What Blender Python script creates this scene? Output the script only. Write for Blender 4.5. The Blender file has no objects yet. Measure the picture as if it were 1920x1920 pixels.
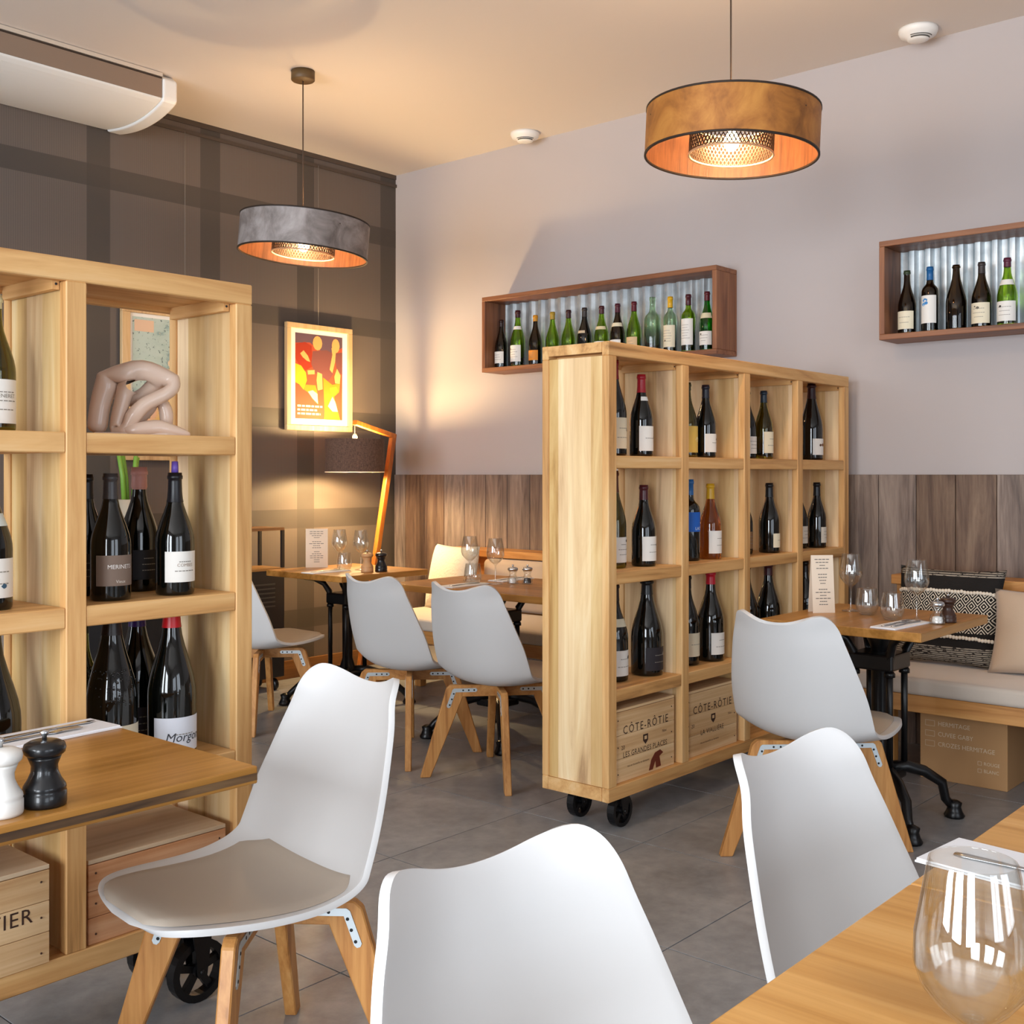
import bpy, bmesh, math, random
from mathutils import Vector, Matrix
random.seed(7)
PI = math.pi
S = bpy.context.scene
COL = S.collection

# ------------------------------------------------------------------ camera, world, daylight, exposure
cam_d = bpy.data.cameras.new('camera'); cam = bpy.data.objects.new('camera', cam_d); COL.objects.link(cam)
cam.location = (0, 0, 1.28)
cam.rotation_euler = (PI / 2, 0, -math.atan2(.7525, .6585))
cam_d.sensor_width = 36; cam_d.lens = 36 * 2114 / 1920; cam_d.shift_y = -70 / 1920
cam_d.clip_start = .05
S.camera = cam
S.view_settings.view_transform = 'Standard'; S.view_settings.look = 'None'
S.view_settings.gamma = 1; S.view_settings.use_curve_mapping = False
S.view_settings.exposure = 0.22
S.cycles.use_denoising = True
S.cycles.max_bounces = 14; S.cycles.transparent_max_bounces = 24; S.cycles.diffuse_bounces = 5; S.cycles.transmission_bounces = 12
S.cycles.caustics_reflective = False; S.cycles.caustics_refractive = False
S.cycles.sample_clamp_indirect = 6
W = bpy.data.worlds.new('sky'); S.world = W; W.use_nodes = True
W.node_tree.nodes['Background'].inputs[0].default_value = (.62, .78, 1, 1)
W.node_tree.nodes['Background'].inputs[1].default_value = 1.2

XW, YW, ZC = 5.32, 5.72, 3.34          # right wall, dark wall, ceiling
XB, YB = -3.4, -4.0                    # window walls behind the camera

def area(name, loc, rot, sx, sy, watts, color):
    d = bpy.data.lights.new(name, 'AREA'); d.shape = 'RECTANGLE'; d.size = sx; d.size_y = sy
    d.energy = watts; d.color = color
    o = bpy.data.objects.new(name, d); COL.objects.link(o); o.location = loc; o.rotation_euler = rot
    return o
DAY = (.88, .94, 1.0)
# window openings: (wall, a0, a1, z0, z1)
WIN_X = [(-1.6, -.1), (.6, 2.1), (2.8, 4.6)]        # in wall_window_side, along Y
WIN_Y = [(-1.6, .2), (.9, 2.7)]        # in wall_window_front, along X
WZ0, WZ1 = .35, 2.75
for a0, a1 in WIN_X:
    area('window_daylight', (XB - .22, (a0 + a1) / 2, (WZ0 + WZ1) / 2), (PI / 2, 0, -PI / 2), a1 - a0, WZ1 - WZ0, 190, DAY)
for a0, a1 in WIN_Y:
    area('window_daylight', ((a0 + a1) / 2, YB - .22, (WZ0 + WZ1) / 2), (PI / 2, 0, 0), a1 - a0, WZ1 - WZ0, 42, DAY)

# ------------------------------------------------------------------ material helpers
def rgb(h):
    h = h.lstrip('#'); c = [int(h[i:i + 2], 16) / 255 for i in (0, 2, 4)]
    return tuple(x / 12.92 if x <= .04045 else ((x + .055) / 1.055) ** 2.4 for x in c) + (1,)
MATS = {}
class NT:
    def __init__(s, name):
        s.m = bpy.data.materials.new(name); s.m.use_nodes = True
        s.t = s.m.node_tree; s.b = s.t.nodes['Principled BSDF']
    def n(s, typ, **kw):
        x = s.t.nodes.new(typ)
        for k, v in kw.items(): setattr(x, k, v)
        return x
    def l(s, a, b): s.t.links.new(a, b)
    def math(s, op, a, b=None, c=None):
        x = s.n('ShaderNodeMath', operation=op)
        for i, v in enumerate((a, b, c)):
            if v is None: continue
            if isinstance(v, (int, float)): x.inputs[i].default_value = v
            else: s.l(v, x.inputs[i])
        return x.outputs[0]
    def mix(s, f, a, b, blend='MIX'):
        x = s.n('ShaderNodeMix', data_type='RGBA', blend_type=blend)
        for i, v in ((0, f), (6, a), (7, b)):
            if isinstance(v, (int, float)): x.inputs[i].default_value = v
            elif isinstance(v, tuple): x.inputs[i].default_value = v
            else: s.l(v, x.inputs[i])
        return x.outputs[2]
    def ramp(s, f, stops):
        x = s.n('ShaderNodeValToRGB'); e = x.color_ramp.elements
        e[0].position, e[0].color = stops[0]; e[1].position, e[1].color = stops[-1]
        for p, c in stops[1:-1]:
            q = e.new(p); q.color = c
        s.l(f, x.inputs[0]); return x.outputs[0]
    def noise(s, vec, scale, detail=4, rough=.55, dist=0):
        x = s.n('ShaderNodeTexNoise'); x.inputs['Scale'].default_value = scale
        x.inputs['Detail'].default_value = detail; x.inputs['Roughness'].default_value = rough
        x.inputs['Distortion'].default_value = dist
        if vec is not None: s.l(vec, x.inputs['Vector'])
        return x.outputs['Fac']
    def obj(s, rand=False):
        c = s.n('ShaderNodeTexCoord').outputs['Object']
        if rand:
            r = s.n('ShaderNodeObjectInfo').outputs['Random']
            m = s.math('MULTIPLY', r, 37.0)
            v = s.n('ShaderNodeVectorMath', operation='ADD'); s.l(c, v.inputs[0])
            k = s.n('ShaderNodeCombineXYZ')
            for i in range(3): s.l(m, k.inputs[i])
            s.l(k.outputs[0], v.inputs[1]); c = v.outputs[0]
        return c
    def map(s, vec, scale):
        x = s.n('ShaderNodeMapping'); x.inputs['Scale'].default_value = scale; s.l(vec, x.inputs['Vector']); return x.outputs[0]
    def bump(s, h, strength, dist=.01):
        x = s.n('ShaderNodeBump'); x.inputs['Strength'].default_value = strength; x.inputs['Distance'].default_value = dist
        s.l(h, x.inputs['Height']); s.l(x.outputs[0], s.b.inputs['Normal'])
    def set(s, **kw):
        for k, v in kw.items():
            i = s.b.inputs[k]
            if hasattr(v, 'is_linked') or hasattr(v, 'links'): s.l(v, i)
            else: i.default_value = v
        return s
def P(name, color, rough=.5, metal=0, spec=.5, trans=0, ior=1.45, coat=0, bump=None, var=0, emit=None, sheen=0, thin=None):
    if name in MATS: return MATS[name]
    t = NT(name); c = rgb(color) if isinstance(color, str) else color
    t.set(**{'Base Color': c, 'Roughness': rough, 'Metallic': metal, 'Specular IOR Level': spec,
             'Transmission Weight': trans, 'IOR': ior, 'Coat Weight': coat, 'Sheen Weight': sheen})
    if bump or var:
        v = t.obj(True)
        nf = t.noise(v, bump[0] if bump else 6, 5)
        if bump: t.bump(nf, bump[1], bump[2] if len(bump) > 2 else .004)
        if var:
            n2 = t.noise(v, 3.1, 4)
            t.l(t.mix(n2, tuple(x * (1 - var) for x in c[:3]) + (1,), tuple(min(1, x * (1 + var)) for x in c[:3]) + (1,)), t.b.inputs['Base Color'])
    if emit:
        t.set(**{'Emission Color': rgb(emit[0]), 'Emission Strength': emit[1]})
    MATS[name] = t.m; return t.m
def wood(name, cols, axis, across=16, along=1.3, rough=.45, stave=None, stave_axis=0, knots=0, stave_amt=.25, dist=.8, bump=.12, coat=0):
    if name in MATS: return MATS[name]
    t = NT(name); v = t.obj(True)
    sc = [across] * 3; sc[axis] = along
    m = t.map(v, sc)
    n1 = t.noise(m, 1.0, 7, .6, dist)
    sc2 = [across * 5] * 3; sc2[axis] = along * 2
    n2 = t.noise(t.map(v, sc2), 1.0, 3, .5, .2)
    f = t.math('ADD', t.math('MULTIPLY', n1, .78), t.math('MULTIPLY', n2, .22))
    k = len(cols) - 1
    col = t.ramp(f, [(.3 + .4 * i / k, rgb(c)) for i, c in enumerate(cols)])
    if stave:
        sep = t.n('ShaderNodeSeparateXYZ'); t.l(v, sep.inputs[0])
        fl = t.math('FLOOR', t.math('DIVIDE', sep.outputs[stave_axis], stave))
        wn = t.n('ShaderNodeTexWhiteNoise', noise_dimensions='1D'); t.l(fl, wn.inputs['W'])
        hsv = t.n('ShaderNodeHueSaturation'); t.l(col, hsv.inputs['Color'])
        t.l(t.math('ADD', t.math('MULTIPLY', wn.outputs['Value'], stave_amt * 1.6), 1 - stave_amt * .9), hsv.inputs['Value'])
        t.l(t.math('ADD', t.math('MULTIPLY', wn.outputs['Value'], -.3), 1.12), hsv.inputs['Saturation'])
        col = hsv.outputs[0]
    if knots:
        sk = [5.0] * 3; sk[axis] = 2.2
        vo = t.n('ShaderNodeTexVoronoi'); vo.inputs['Scale'].default_value = knots; t.l(t.map(v, sk), vo.inputs['Vector'])
        kf = t.ramp(vo.outputs['Distance'], [(0, (1, 1, 1, 1)), (.10, (.4, .4, .4, 1)), (.16, (0, 0, 0, 1))])
        col = t.mix(kf, col, t.mix(.65, col, rgb('#5a3418')))
    t.l(col, t.b.inputs['Base Color'])
    t.set(Roughness=rough); t.b.inputs['Coat Weight'].default_value = coat
    t.bump(f, bump, .003)
    MATS[name] = t.m; return t.m

# ------------------------------------------------------------------ mesh helpers
class MB:
    def __init__(s): s.v = []; s.f = []; s.mi = []; s.sm = []
    def add(s, vs, fs, mi=0, smooth=False):
        o = len(s.v); s.v += [tuple(p) for p in vs]
        for f in fs: s.f.append(tuple(i + o for i in f)); s.mi.append(mi); s.sm.append(smooth)
        return s
    def box(s, x0, x1, y0, y1, z0, z1, mi=0, M=None):
        vs = [(x, y, z) for z in (z0, z1) for y in (y0, y1) for x in (x0, x1)]
        if M: vs = [M @ Vector(p) for p in vs]
        return s.add(vs, [(0, 2, 3, 1), (4, 5, 7, 6), (0, 1, 5, 4), (2, 6, 7, 3), (0, 4, 6, 2), (1, 3, 7, 5)], mi)
    def lathe(s, prof, seg=24, mi=0, c=(0, 0, 0), smooth=True, a0=0, a1=2 * PI, closed=False, M=None):
        n = len(prof); full = abs(a1 - a0 - 2 * PI) < 1e-6
        k = seg if full else seg + 1; vs = []; fs = []
        for i in range(k):
            a = a0 + (a1 - a0) * i / seg
            for r, z in prof:
                p = Vector((r * math.cos(a), r * math.sin(a), z))
                if M: p = M @ p
                vs.append((p.x + c[0], p.y + c[1], p.z + c[2]))
        for i in range(seg):
            j = (i + 1) % k
            for q in range(n if closed else n - 1):
                w = (q + 1) % n
                fs.append((i * n + q, j * n + q, j * n + w, i * n + w))
        return s.add(vs, fs, mi, smooth)
    def tube(s, pts, rad, seg=8, mi=0, smooth=True, flat=1.0, up=(0, 0, 1)):
        pts = [Vector(p) for p in pts]; k = len(pts)
        rs = rad if isinstance(rad, (list, tuple)) else [rad] * k
        vs = []; fs = []
        for i, p in enumerate(pts):
            d = (pts[min(i + 1, k - 1)] - pts[max(i - 1, 0)]).normalized()
            u = Vector(up)
            if abs(d.dot(u)) > .95: u = Vector((1, 0, 0)) if abs(d.x) < .9 else Vector((0, 1, 0))
            a = d.cross(u).normalized(); b = a.cross(d)
            for q in range(seg):
                t = 2 * PI * q / seg
                vs.append(p + a * math.cos(t) * rs[i] + b * math.sin(t) * rs[i] * flat)
        for i in range(k - 1):
            for q in range(seg):
                w = (q + 1) % seg
                fs.append((i * seg + q, i * seg + w, (i + 1) * seg + w, (i + 1) * seg + q))
        fs.append(tuple(reversed(range(seg)))); fs.append(tuple(range((k - 1) * seg, k * seg)))
        return s.add(vs, fs, mi, smooth)
    def prism(s, poly, h0, h1, to3, mi=0, smooth=False):
        n = len(poly)
        vs = [to3(x, y, h0) for x, y in poly] + [to3(x, y, h1) for x, y in poly]
        fs = [tuple(reversed(range(n))), tuple(range(n, 2 * n))] + [(i, (i + 1) % n, n + (i + 1) % n, n + i) for i in range(n)]
        return s.add(vs, fs, mi, smooth)
    def grid(s, fn, nu, nv, mi=0, smooth=True):
        vs = [fn(i / (nu - 1), j / (nv - 1)) for j in range(nv) for i in range(nu)]
        fs = [(j * nu + i, j * nu + i + 1, (j + 1) * nu + i + 1, (j + 1) * nu + i) for j in range(nv - 1) for i in range(nu - 1)]
        return s.add(vs, fs, mi, smooth)
    def sphere(s, c, r, mi=0, seg=12, rings=8, sc=(1, 1, 1)):
        prof = [(r * math.sin(PI * i / rings) * 1, -r * math.cos(PI * i / rings)) for i in range(rings + 1)]
        M = Matrix.Diagonal((sc[0], sc[1], sc[2])).to_4x4()
        return s.lathe(prof, seg, mi, c, True, M=M)
    def build(s, name, mats, parent=None, bevel=0, seg=2, recalc=True, mods=None, label=None, kind=None):
        me = bpy.data.meshes.new(name); me.from_pydata(s.v, [], s.f)
        me.polygons.foreach_set('material_index', s.mi); me.polygons.foreach_set('use_smooth', s.sm)
        if recalc:
            bm = bmesh.new(); bm.from_mesh(me)
            bmesh.ops.remove_doubles(bm, verts=bm.verts, dist=1e-6)
            bmesh.ops.recalc_face_normals(bm, faces=bm.faces); bm.to_mesh(me); bm.free()
        me.update()
        for m in (mats if isinstance(mats, (list, tuple)) else [mats]): me.materials.append(m)
        o = bpy.data.objects.new(name, me); COL.objects.link(o)
        if parent: o.parent = parent
        if bevel:
            b = o.modifiers.new('bevel', 'BEVEL'); b.width = bevel; b.segments = seg; b.limit_method = 'ANGLE'; b.harden_normals = False
        if label: o['label'] = label
        if kind: o['kind'] = kind
        return o
def thing(name, label, cat, loc=(0, 0, 0), rz=0, group=None):
    o = bpy.data.objects.new(name, None); COL.objects.link(o)
    o.empty_display_size = .05
    o.location = loc; o.rotation_euler = (0, 0, rz); o['label'] = label; o['category'] = cat
    if group: o['group'] = group
    return o
def tag(o, label, cat, group=None):
    o['label'] = label; o['category'] = cat
    if group: o['group'] = group
    return o
def struct(o, label=None):
    o['kind'] = 'structure'
    if label: o['label'] = label
    return o
def copy_tree(o, parent=None):
    c = o.copy(); COL.objects.link(c)
    if parent: c.parent = parent
    for ch in list(o.children): copy_tree(ch, c)
    return c
def text_mesh(s, size, align='CENTER', shear=0, spacing=1):
    cu = bpy.data.curves.new('t', 'FONT'); cu.body = s; cu.size = size; cu.align_x = align; cu.align_y = 'CENTER'
    cu.resolution_u = 2; cu.shear = shear; cu.space_character = spacing
    o = bpy.data.objects.new('t', cu); COL.objects.link(o)
    bpy.context.view_layer.update()
    me = o.evaluated_get(bpy.context.evaluated_depsgraph_get()).to_mesh()
    vs = [(v.co.x, v.co.y) for v in me.vertices]; fs = [tuple(p.vertices) for p in me.polygons]
    bpy.data.objects.remove(o); bpy.data.curves.remove(cu)
    return vs, fs
def add_text(mb, s, size, fn, align='CENTER', mi=0, shear=0, spacing=1, sx=1):
    vs, fs = text_mesh(s, size, align, shear, spacing)
    mb.add([fn(x * sx, y) for x, y in vs], fs, mi)
def rect2(x0, x1, y0, y1): return [(x0, y0), (x1, y0), (x1, y1), (x0, y1)]

# ------------------------------------------------------------------ materials
M_wall = P('wall_paint', '#b5adab', .85, var=.02)
M_ceil = P('ceiling_paint', '#d9d0c8', .9)
M_white = P('white_plastic', '#e9e7e2', .4)
M_black = P('black_iron', '#0c0c0e', .32, spec=.5)
M_steel = P('steel', '#c9ccd0', .25, metal=1)
M_zinc = P('zinc_bracket', '#cdd6da', .35, metal=.6)
M_darkhole = P('hole_dark', '#1a1c1e', .7)
M_shell = P('chair_shell', '#cfcecd', .38, spec=.45)
M_pad = P('chair_pad', '#b3a697', .5, bump=(220, .15, .001))
U = ['#8a6034', '#c8955a', '#dcae72', '#e6c28e']
M_uz = wood('mango_wood_z', U, 2, 13, 1.1, .5)
M_ux = wood('mango_wood_x', U, 0, 13, 1.1, .5)
M_uy = wood('mango_wood_y', U, 1, 13, 1.1, .5)
UP = ['#a67c4c', '#d4ac74', '#e6c48c', '#efd7aa']
M_panel = wood('mango_panel', UP, 2, 9, .8, .55, stave=.075, stave_axis=1, stave_amt=.2, dist=1.2)
OAK = ['#8f5c2b', '#b97e42', '#cc9353', '#d6a166']
M_oakz = wood('oak_leg', OAK, 2, 26, 2.0, .45)
M_oaky = wood('oak_y', OAK, 1, 22, 1.6, .45)
M_oakx = wood('oak_x', OAK, 0, 22, 1.6, .45)
TB = ['#7d5123', '#a2702f', '#b98341', '#c6924c']
M_tabx = wood('table_wood_x', TB, 0, 15, .8, .32, knots=.35, dist=.5, bump=.05)
M_taby = wood('table_wood_y', TB, 1, 15, .8, .32, knots=.35, dist=.5, bump=.05)
TP = ['#a6702f', '#c78d42', '#d8a158', '#dfae6a']
M_pine = wood('pine_table', TP, 1, 18, .7, .35, knots=.45, dist=.6, bump=.05)
WAL = ['#4f2f1e', '#7a4c31', '#916040', '#a26f4c']
M_waly = wood('walnut_y', WAL, 1, 18, 1.2, .5)
M_walz = wood('walnut_z', WAL, 2, 18, 1.2, .5)
M_walx = wood('walnut_x', WAL, 0, 18, 1.2, .5)
M_base = wood('baseboard_wood', ['#5d3a1b', '#7d5329', '#8c6033'], 0, 14, 1, .5)
CR = ['#b98a58', '#d0a878', '#dfbc8e', '#e8cda4']
M_crate = wood('crate_pine', CR, 0, 26, .9, .6, dist=.25)
CRR = ['#a8683c', '#c58a5c', '#d7a277', '#e0b58d']
M_crater = wood('crate_red', CRR, 0, 22, .9, .6, dist=.3)
M_cratetop = wood('crate_top', ['#b79a78', '#cdb291', '#d8c2a4'], 0, 16, .9, .65)
M_ink = P('brand_ink', '#3a2318', .8)
M_inkred = P('brand_ink_red', '#6b2a16', .8)
M_paper = P('paper_white', '#eceae4', .7)
M_cream = P('paper_cream', '#ded3bf', .7)
M_menu = P('menu_card', '#e3d2bd', .7)
M_text = P('text_grey', '#6a6460', .8)
M_textw = P('text_white', '#e8e4de', .6)
M_napkin = P('napkin', '#e9eaee', .85, bump=(300, .2, .001))
t = NT('clear_glass')      # thin-walled glass: clear film that mirrors more at grazing angles
tr = t.n('ShaderNodeBsdfTransparent'); tr.inputs[0].default_value = (.965, .975, .97, 1)
gl = t.n('ShaderNodeBsdfGlossy'); gl.inputs['Roughness'].default_value = .01
fr = t.n('ShaderNodeFresnel'); t.l(t.math('SUBTRACT', 2.1, t.math('MULTIPLY', t.n('ShaderNodeNewGeometry').outputs['Backfacing'], 2.1 - 1 / 2.1)), fr.inputs[0])
mx = t.n('ShaderNodeMixShader'); t.l(fr.outputs[0], mx.inputs[0]); t.l(tr.outputs[0], mx.inputs[1]); t.l(gl.outputs[0], mx.inputs[2])
t.l(mx.outputs[0], t.t.nodes['Material Output'].inputs['Surface']); M_glass = t.m
M_cushion = P('cushion_linen', '#cdbfb0', .9, bump=(260, .3, .002), sheen=.3)
M_cushion2 = P('cushion_beige', '#c4ad95', .9, bump=(260, .3, .002), sheen=.3)
M_fluffy = P('cushion_white', '#e2d8c8', .95, bump=(60, .8, .008), sheen=.4)
M_card = P('cardboard', '#b98d5f', .85, var=.06)
M_cardw = P('cardboard_print', '#dcc7aa', .85)
M_bottle_dark = P('bottle_dark', '#070806', .06, spec=.6, coat=.3)
M_ceramic = P('statue_ceramic', '#d8bfac', .35, coat=.35, bump=(9, .2, .01), var=.1)
M_pot = P('pot_stone', '#b0a38f', .8, bump=(120, .3, .002))
M_stem = P('stem_green', '#6f9a3a', .45, var=.15)

def glassy(name, col, rough=.03):
    if name in MATS: return MATS[name]
    t = NT(name); t.set(**{'Base Color': rgb(col), 'Roughness': rough, 'Transmission Weight': 1.0, 'IOR': 1.5, 'Specular IOR Level': .5}); MATS[name] = t.m
    return t.m
G = {'dark': M_bottle_dark, 'olive': glassy('glass_olive', '#8d8a2e'), 'green': glassy('glass_green', '#b3cf4c'),
     'emerald': glassy('glass_emerald', '#3fae4a'), 'clear': glassy('glass_pale', '#d9ead2'),
     'brown': glassy('glass_brown', '#6b5220'), 'amber': glassy('wine_amber', '#b06a2a')}

# plaid wallpaper
t = NT('plaid_wallpaper'); v = t.obj(); sp = t.n('ShaderNodeSeparateXYZ'); t.l(v, sp.inputs[0])
def band(src, off, pitch, half):
    fr = t.math('FRACT', t.math('DIVIDE', t.math('SUBTRACT', src, off - 20 * pitch), pitch))
    dd = t.math('ABSOLUTE', t.math('SUBTRACT', fr, .5))
    return t.math('GREATER_THAN', dd, .5 - half / pitch)
bx = band(sp.outputs[0], 3.128, .706, .068); bz = band(sp.outputs[2], 2.90, .633, .06)
rib = t.math('MULTIPLY', t.math('ADD', t.math('SINE', t.math('MULTIPLY', sp.outputs[0], 2 * PI / .012)), 1), .5)
base = t.mix(t.math('MULTIPLY', rib, .5), rgb('#5c524c'), rgb('#6c615a'))
either = t.math('MAXIMUM', bx, bz); both = t.math('MULTIPLY', bx, bz)
colr = t.mix(either, base, rgb('#48413c'))
colr = t.mix(t.math('MULTIPLY', both, .5), colr, rgb('#3b3532'))
t.l(colr, t.b.inputs['Base Color']); t.set(Roughness=.55); M_plaid = t.m

# weathered wainscot planks: tone per plank
t = NT('weathered_plank'); v = t.obj(True)
n1 = t.noise(t.map(v, (14, 14, 1.6)), 1, 8, .65, 1.0); n2 = t.noise(t.map(v, (60, 60, 4)), 1, 4, .6)
f = t.math('ADD', t.math('MULTIPLY', n1, .7), t.math('MULTIPLY', n2, .3))
c = t.ramp(f, [(.3, rgb('#3d2f28')), (.45, rgb('#6a5548')), (.58, rgb('#86705f')), (.72, rgb('#a08a76'))])
hs = t.n('ShaderNodeHueSaturation'); t.l(c, hs.inputs['Color'])
rr = t.n('ShaderNodeObjectInfo').outputs['Random']
t.l(t.math('ADD', t.math('MULTIPLY', rr, .45), .78), hs.inputs['Value']); t.l(t.math('ADD', t.math('MULTIPLY', rr, -.5), 1.15), hs.inputs['Saturation'])
t.l(hs.outputs[0], t.b.inputs['Base Color']); t.set(Roughness=.6); t.bump(f, .4, .004); M_plank = t.m

# slate-look porcelain floor tile
t = NT('slate_tile'); v = t.n('ShaderNodeNewGeometry').outputs['Position']
n1 = t.noise(v, 3.2, 6, .6, .6); n2 = t.noise(v, 22, 5, .65)
f = t.math('ADD', t.math('MULTIPLY', n1, .6), t.math('MULTIPLY', n2, .4))
c = t.ramp(f, [(.3, rgb('#727273')), (.5, rgb('#8f8f90')), (.7, rgb('#aaa8a7'))])
hs = t.n('ShaderNodeHueSaturation'); t.l(c, hs.inputs['Color'])
t.l(t.math('ADD', t.math('MULTIPLY', t.n('ShaderNodeObjectInfo').outputs['Random'], .14), .93), hs.inputs['Value'])
t.l(hs.outputs[0], t.b.inputs['Base Color'])
t.l(t.math('ADD', t.math('MULTIPLY', n2, .2), .24), t.b.inputs['Roughness']); t.bump(n2, .12, .004); M_tile = t.m
M_grout = P('grout', '#2c2927', .9)

# ------------------------------------------------------------------ the room
fl = struct(MB().box(XB, XW, YB, YW, -.12, -.006).build('floor', M_grout), 'dark grey tiled floor')
TX, TY, OX, OY = .68, .55, 2.57, 1.69
tile_me = None
i0 = math.floor((XB - OX) / TX); i1 = math.ceil((XW - OX) / TX)
j0 = math.floor((YB - OY) / TY); j1 = math.ceil((YW - OY) / TY)
for i in range(i0, i1):
    for j in range(j0, j1):
        xa, xb = max(OX + i * TX, XB), min(OX + (i + 1) * TX, XW); ya, yb = max(OY + j * TY, YB), min(OY + (j + 1) * TY, YW)
        if xb - xa < .02 or yb - ya < .02: continue
        full = abs(xb - xa - TX) < 1e-4 and abs(yb - ya - TY) < 1e-4
        if full and tile_me:
            o = bpy.data.objects.new('floor_tile', tile_me); COL.objects.link(o)
        else:
            w, d = xb - xa, yb - ya; g = .002; e = .0005
            mb = MB(); vs = [(g, g, -.006), (w - g, g, -.006), (w - g, d - g, -.006), (g, d - g, -.006), (g, g, -e), (w - g, g, -e), (w - g, d - g, -e), (g, d - g, -e),
                             (g + e, g + e, 0), (w - g - e, g + e, 0), (w - g - e, d - g - e, 0), (g + e, d - g - e, 0)]
            fs = [(8, 9, 10, 11)] + [(a, (a + 1) % 4, 4 + (a + 1) % 4, 4 + a) for a in range(4)] + [(4 + a, 4 + (a + 1) % 4, 8 + (a + 1) % 4, 8 + a) for a in range(4)]
            o = mb.add(vs, fs).build('floor_tile', M_tile)
            if full: tile_me = o.data
        o.location = (xa, ya, 0); o.parent = fl
struct(MB().box(XB - .3, XW + .15, YB - .3, YW + .15, ZC, ZC + .12).build('ceiling', M_ceil), 'cream painted ceiling')
wr = struct(MB().box(XW, XW + .15, YB - .15, YW + .15, 0, ZC).build('wall_right', M_wall), 'pale mauve grey painted wall')
wd = struct(MB().box(XB - .15, XW, YW, YW + .15, 0, ZC).build('wall_back', M_plaid), 'dark brown plaid papered wall')
struct(MB().box(XB, XW, YW - .014, YW, .0, .115).build('baseboard_back', M_base, bevel=.003), 'brown wooden baseboard under plaid wall')
struct(MB().box(XB, XW, YW - .012, YW, ZC - .085, ZC - .065).box(XB, XW, YW - .006, YW, ZC - .03, ZC).build('trim_1', P('rail_brown', '#4a3f38', .5)), 'thin dark picture rail below ceiling')
# window walls behind the camera
def window_wall(name, axis, pos, lo, hi, wins, n0):
    mb = MB(); cuts = sorted(wins); p = lo
    def bxx(a0, a1, z0, z1, d0=pos - .15, d1=pos):
        if axis == 'x': mb.box(d0, d1, a0, a1, z0, z1)
        else: mb.box(a0, a1, d0, d1, z0, z1)
    for a0, a1 in cuts:
        bxx(p, a0, 0, ZC); bxx(a0, a1, 0, WZ0); bxx(a0, a1, WZ1, ZC); p = a1
    bxx(p, hi, 0, ZC)
    struct(mb.build(name, M_wall))
    for k, (a0, a1) in enumerate(cuts):
        fr = MB(); w = .05
        def fb(b0, b1, z0, z1):
            if axis == 'x': fr.box(pos - .1, pos - .05, b0, b1, z0, z1)
            else: fr.box(b0, b1, pos - .1, pos - .05, z0, z1)
        fb(a0, a0 + w, WZ0, WZ1); fb(a1 - w, a1, WZ0, WZ1); fb(a0 + w, a1 - w, WZ0, WZ0 + w); fb(a0 + w, a1 - w, WZ1 - w, WZ1)
        m = (a0 + a1) / 2; fb(m - .025, m + .025, WZ0 + w, WZ1 - w)
        struct(fr.build('window_%d' % (n0 + k), P('window_frame', '#2a2c2f', .4)))
window_wall('wall_window_side', 'x', XB, YB, YW, WIN_X, 1)
window_wall('wall_window_front', 'y', YB, XB, XW, WIN_Y, 4)
# wainscot planks on the right wall
wain = struct(MB().box(XW - .012, XW, YB, YW - .014, 0, 1.262).build('trim_2', P('batten_dark', '#241c18', .8)), 'wainscot of weathered grey brown upright planks')
pw = .185; y = 2.268; 
while y > YB + pw: y -= pw
plank = MB().box(XW - .026, XW - .012, .0015, pw - .0015, 0, 1.28).build('plank', M_plank, wain, bevel=.002, seg=1)
k = 0
while y + pw < YW - .02:
    o = plank if k == 0 else plank.copy()
    if k: COL.objects.link(o)
    o.location = (0, y, 0); y += pw; k += 1
o = MB().box(XW - .026, XW - .012, y + .0015, YW - .015, 0, 1.28).build('plank', M_plank, wain)

# ------------------------------------------------------------------ air conditioner under the ceiling
ac = thing('air_conditioner', 'long white ceiling air conditioner with brown grey louvre strip', 'air conditioner', (3.2, 5.16, ZC))
def acp(x, y, z): return (x, y, z)
belly = [(.553 * q / 18, -.135 - .065 * math.sin(PI * .75 * (q / 18) ** .8)) for q in range(19)]
prof = [(0, -.0)] + belly + [(.553, 0)]
MB().prism(prof, -1.75, -.03, lambda a, b, h: (h, a, b)).build('body', M_white, ac, bevel=.006)
prof2 = [(.03, .0), (-.012, -.03), (-.012, -.128)] + [(a_, b_ - .009) for a_, b_ in belly] + [(.553, 0)]
MB().prism(prof2, -.03, .055, lambda a, b, h: (h, a, b)).build('end_cap', M_white, ac, bevel=.012, seg=3)
MB().box(-1.75, -.035, -.006, -.001, -.128, -.032).build('louvre', P('louvre_grey', '#8d7765', .55), ac)
MB().box(-1.75, -.035, -.009, -.003, -.031, -.024).build('seam_strip', P('louvre_dark', '#3a2d24', .6), ac)
MB().box(-1.75, -.033, -.013, .0, -.022, -.003).build('mounting_edge', P('ac_edge', '#cfc0ae', .5), ac)
# smoke detectors
for (x, y, lb) in [(5.17, 4.42, 'round white smoke detector above the longer bottle shelf'), (5.16, 2.02, 'round white smoke detector right of the copper coloured pendant')]:
    sd = thing('smoke_detector', lb, 'smoke detector', (x, y, ZC), -.85, 'smoke detectors on the ceiling')
    MB().lathe([(0, 0), (.088, 0), (.088, -.012), (.08, -.03), (.05, -.042), (.048, -.05), (.03, -.056), (0, -.057)], 28).build('housing', M_white, sd)
    MB().lathe([(.051, -.0425), (.0515, -.0465), (.0493, -.0490), (.049, -.0425)], 16, a0=-2.6, a1=-.5).lathe([(.062, -.0385), (.0625, -.0415), (.06, -.042)], 16, a0=-2.5, a1=-.6).build('vent_slot', P('vent_dark', '#55534e', .7), sd)

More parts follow.
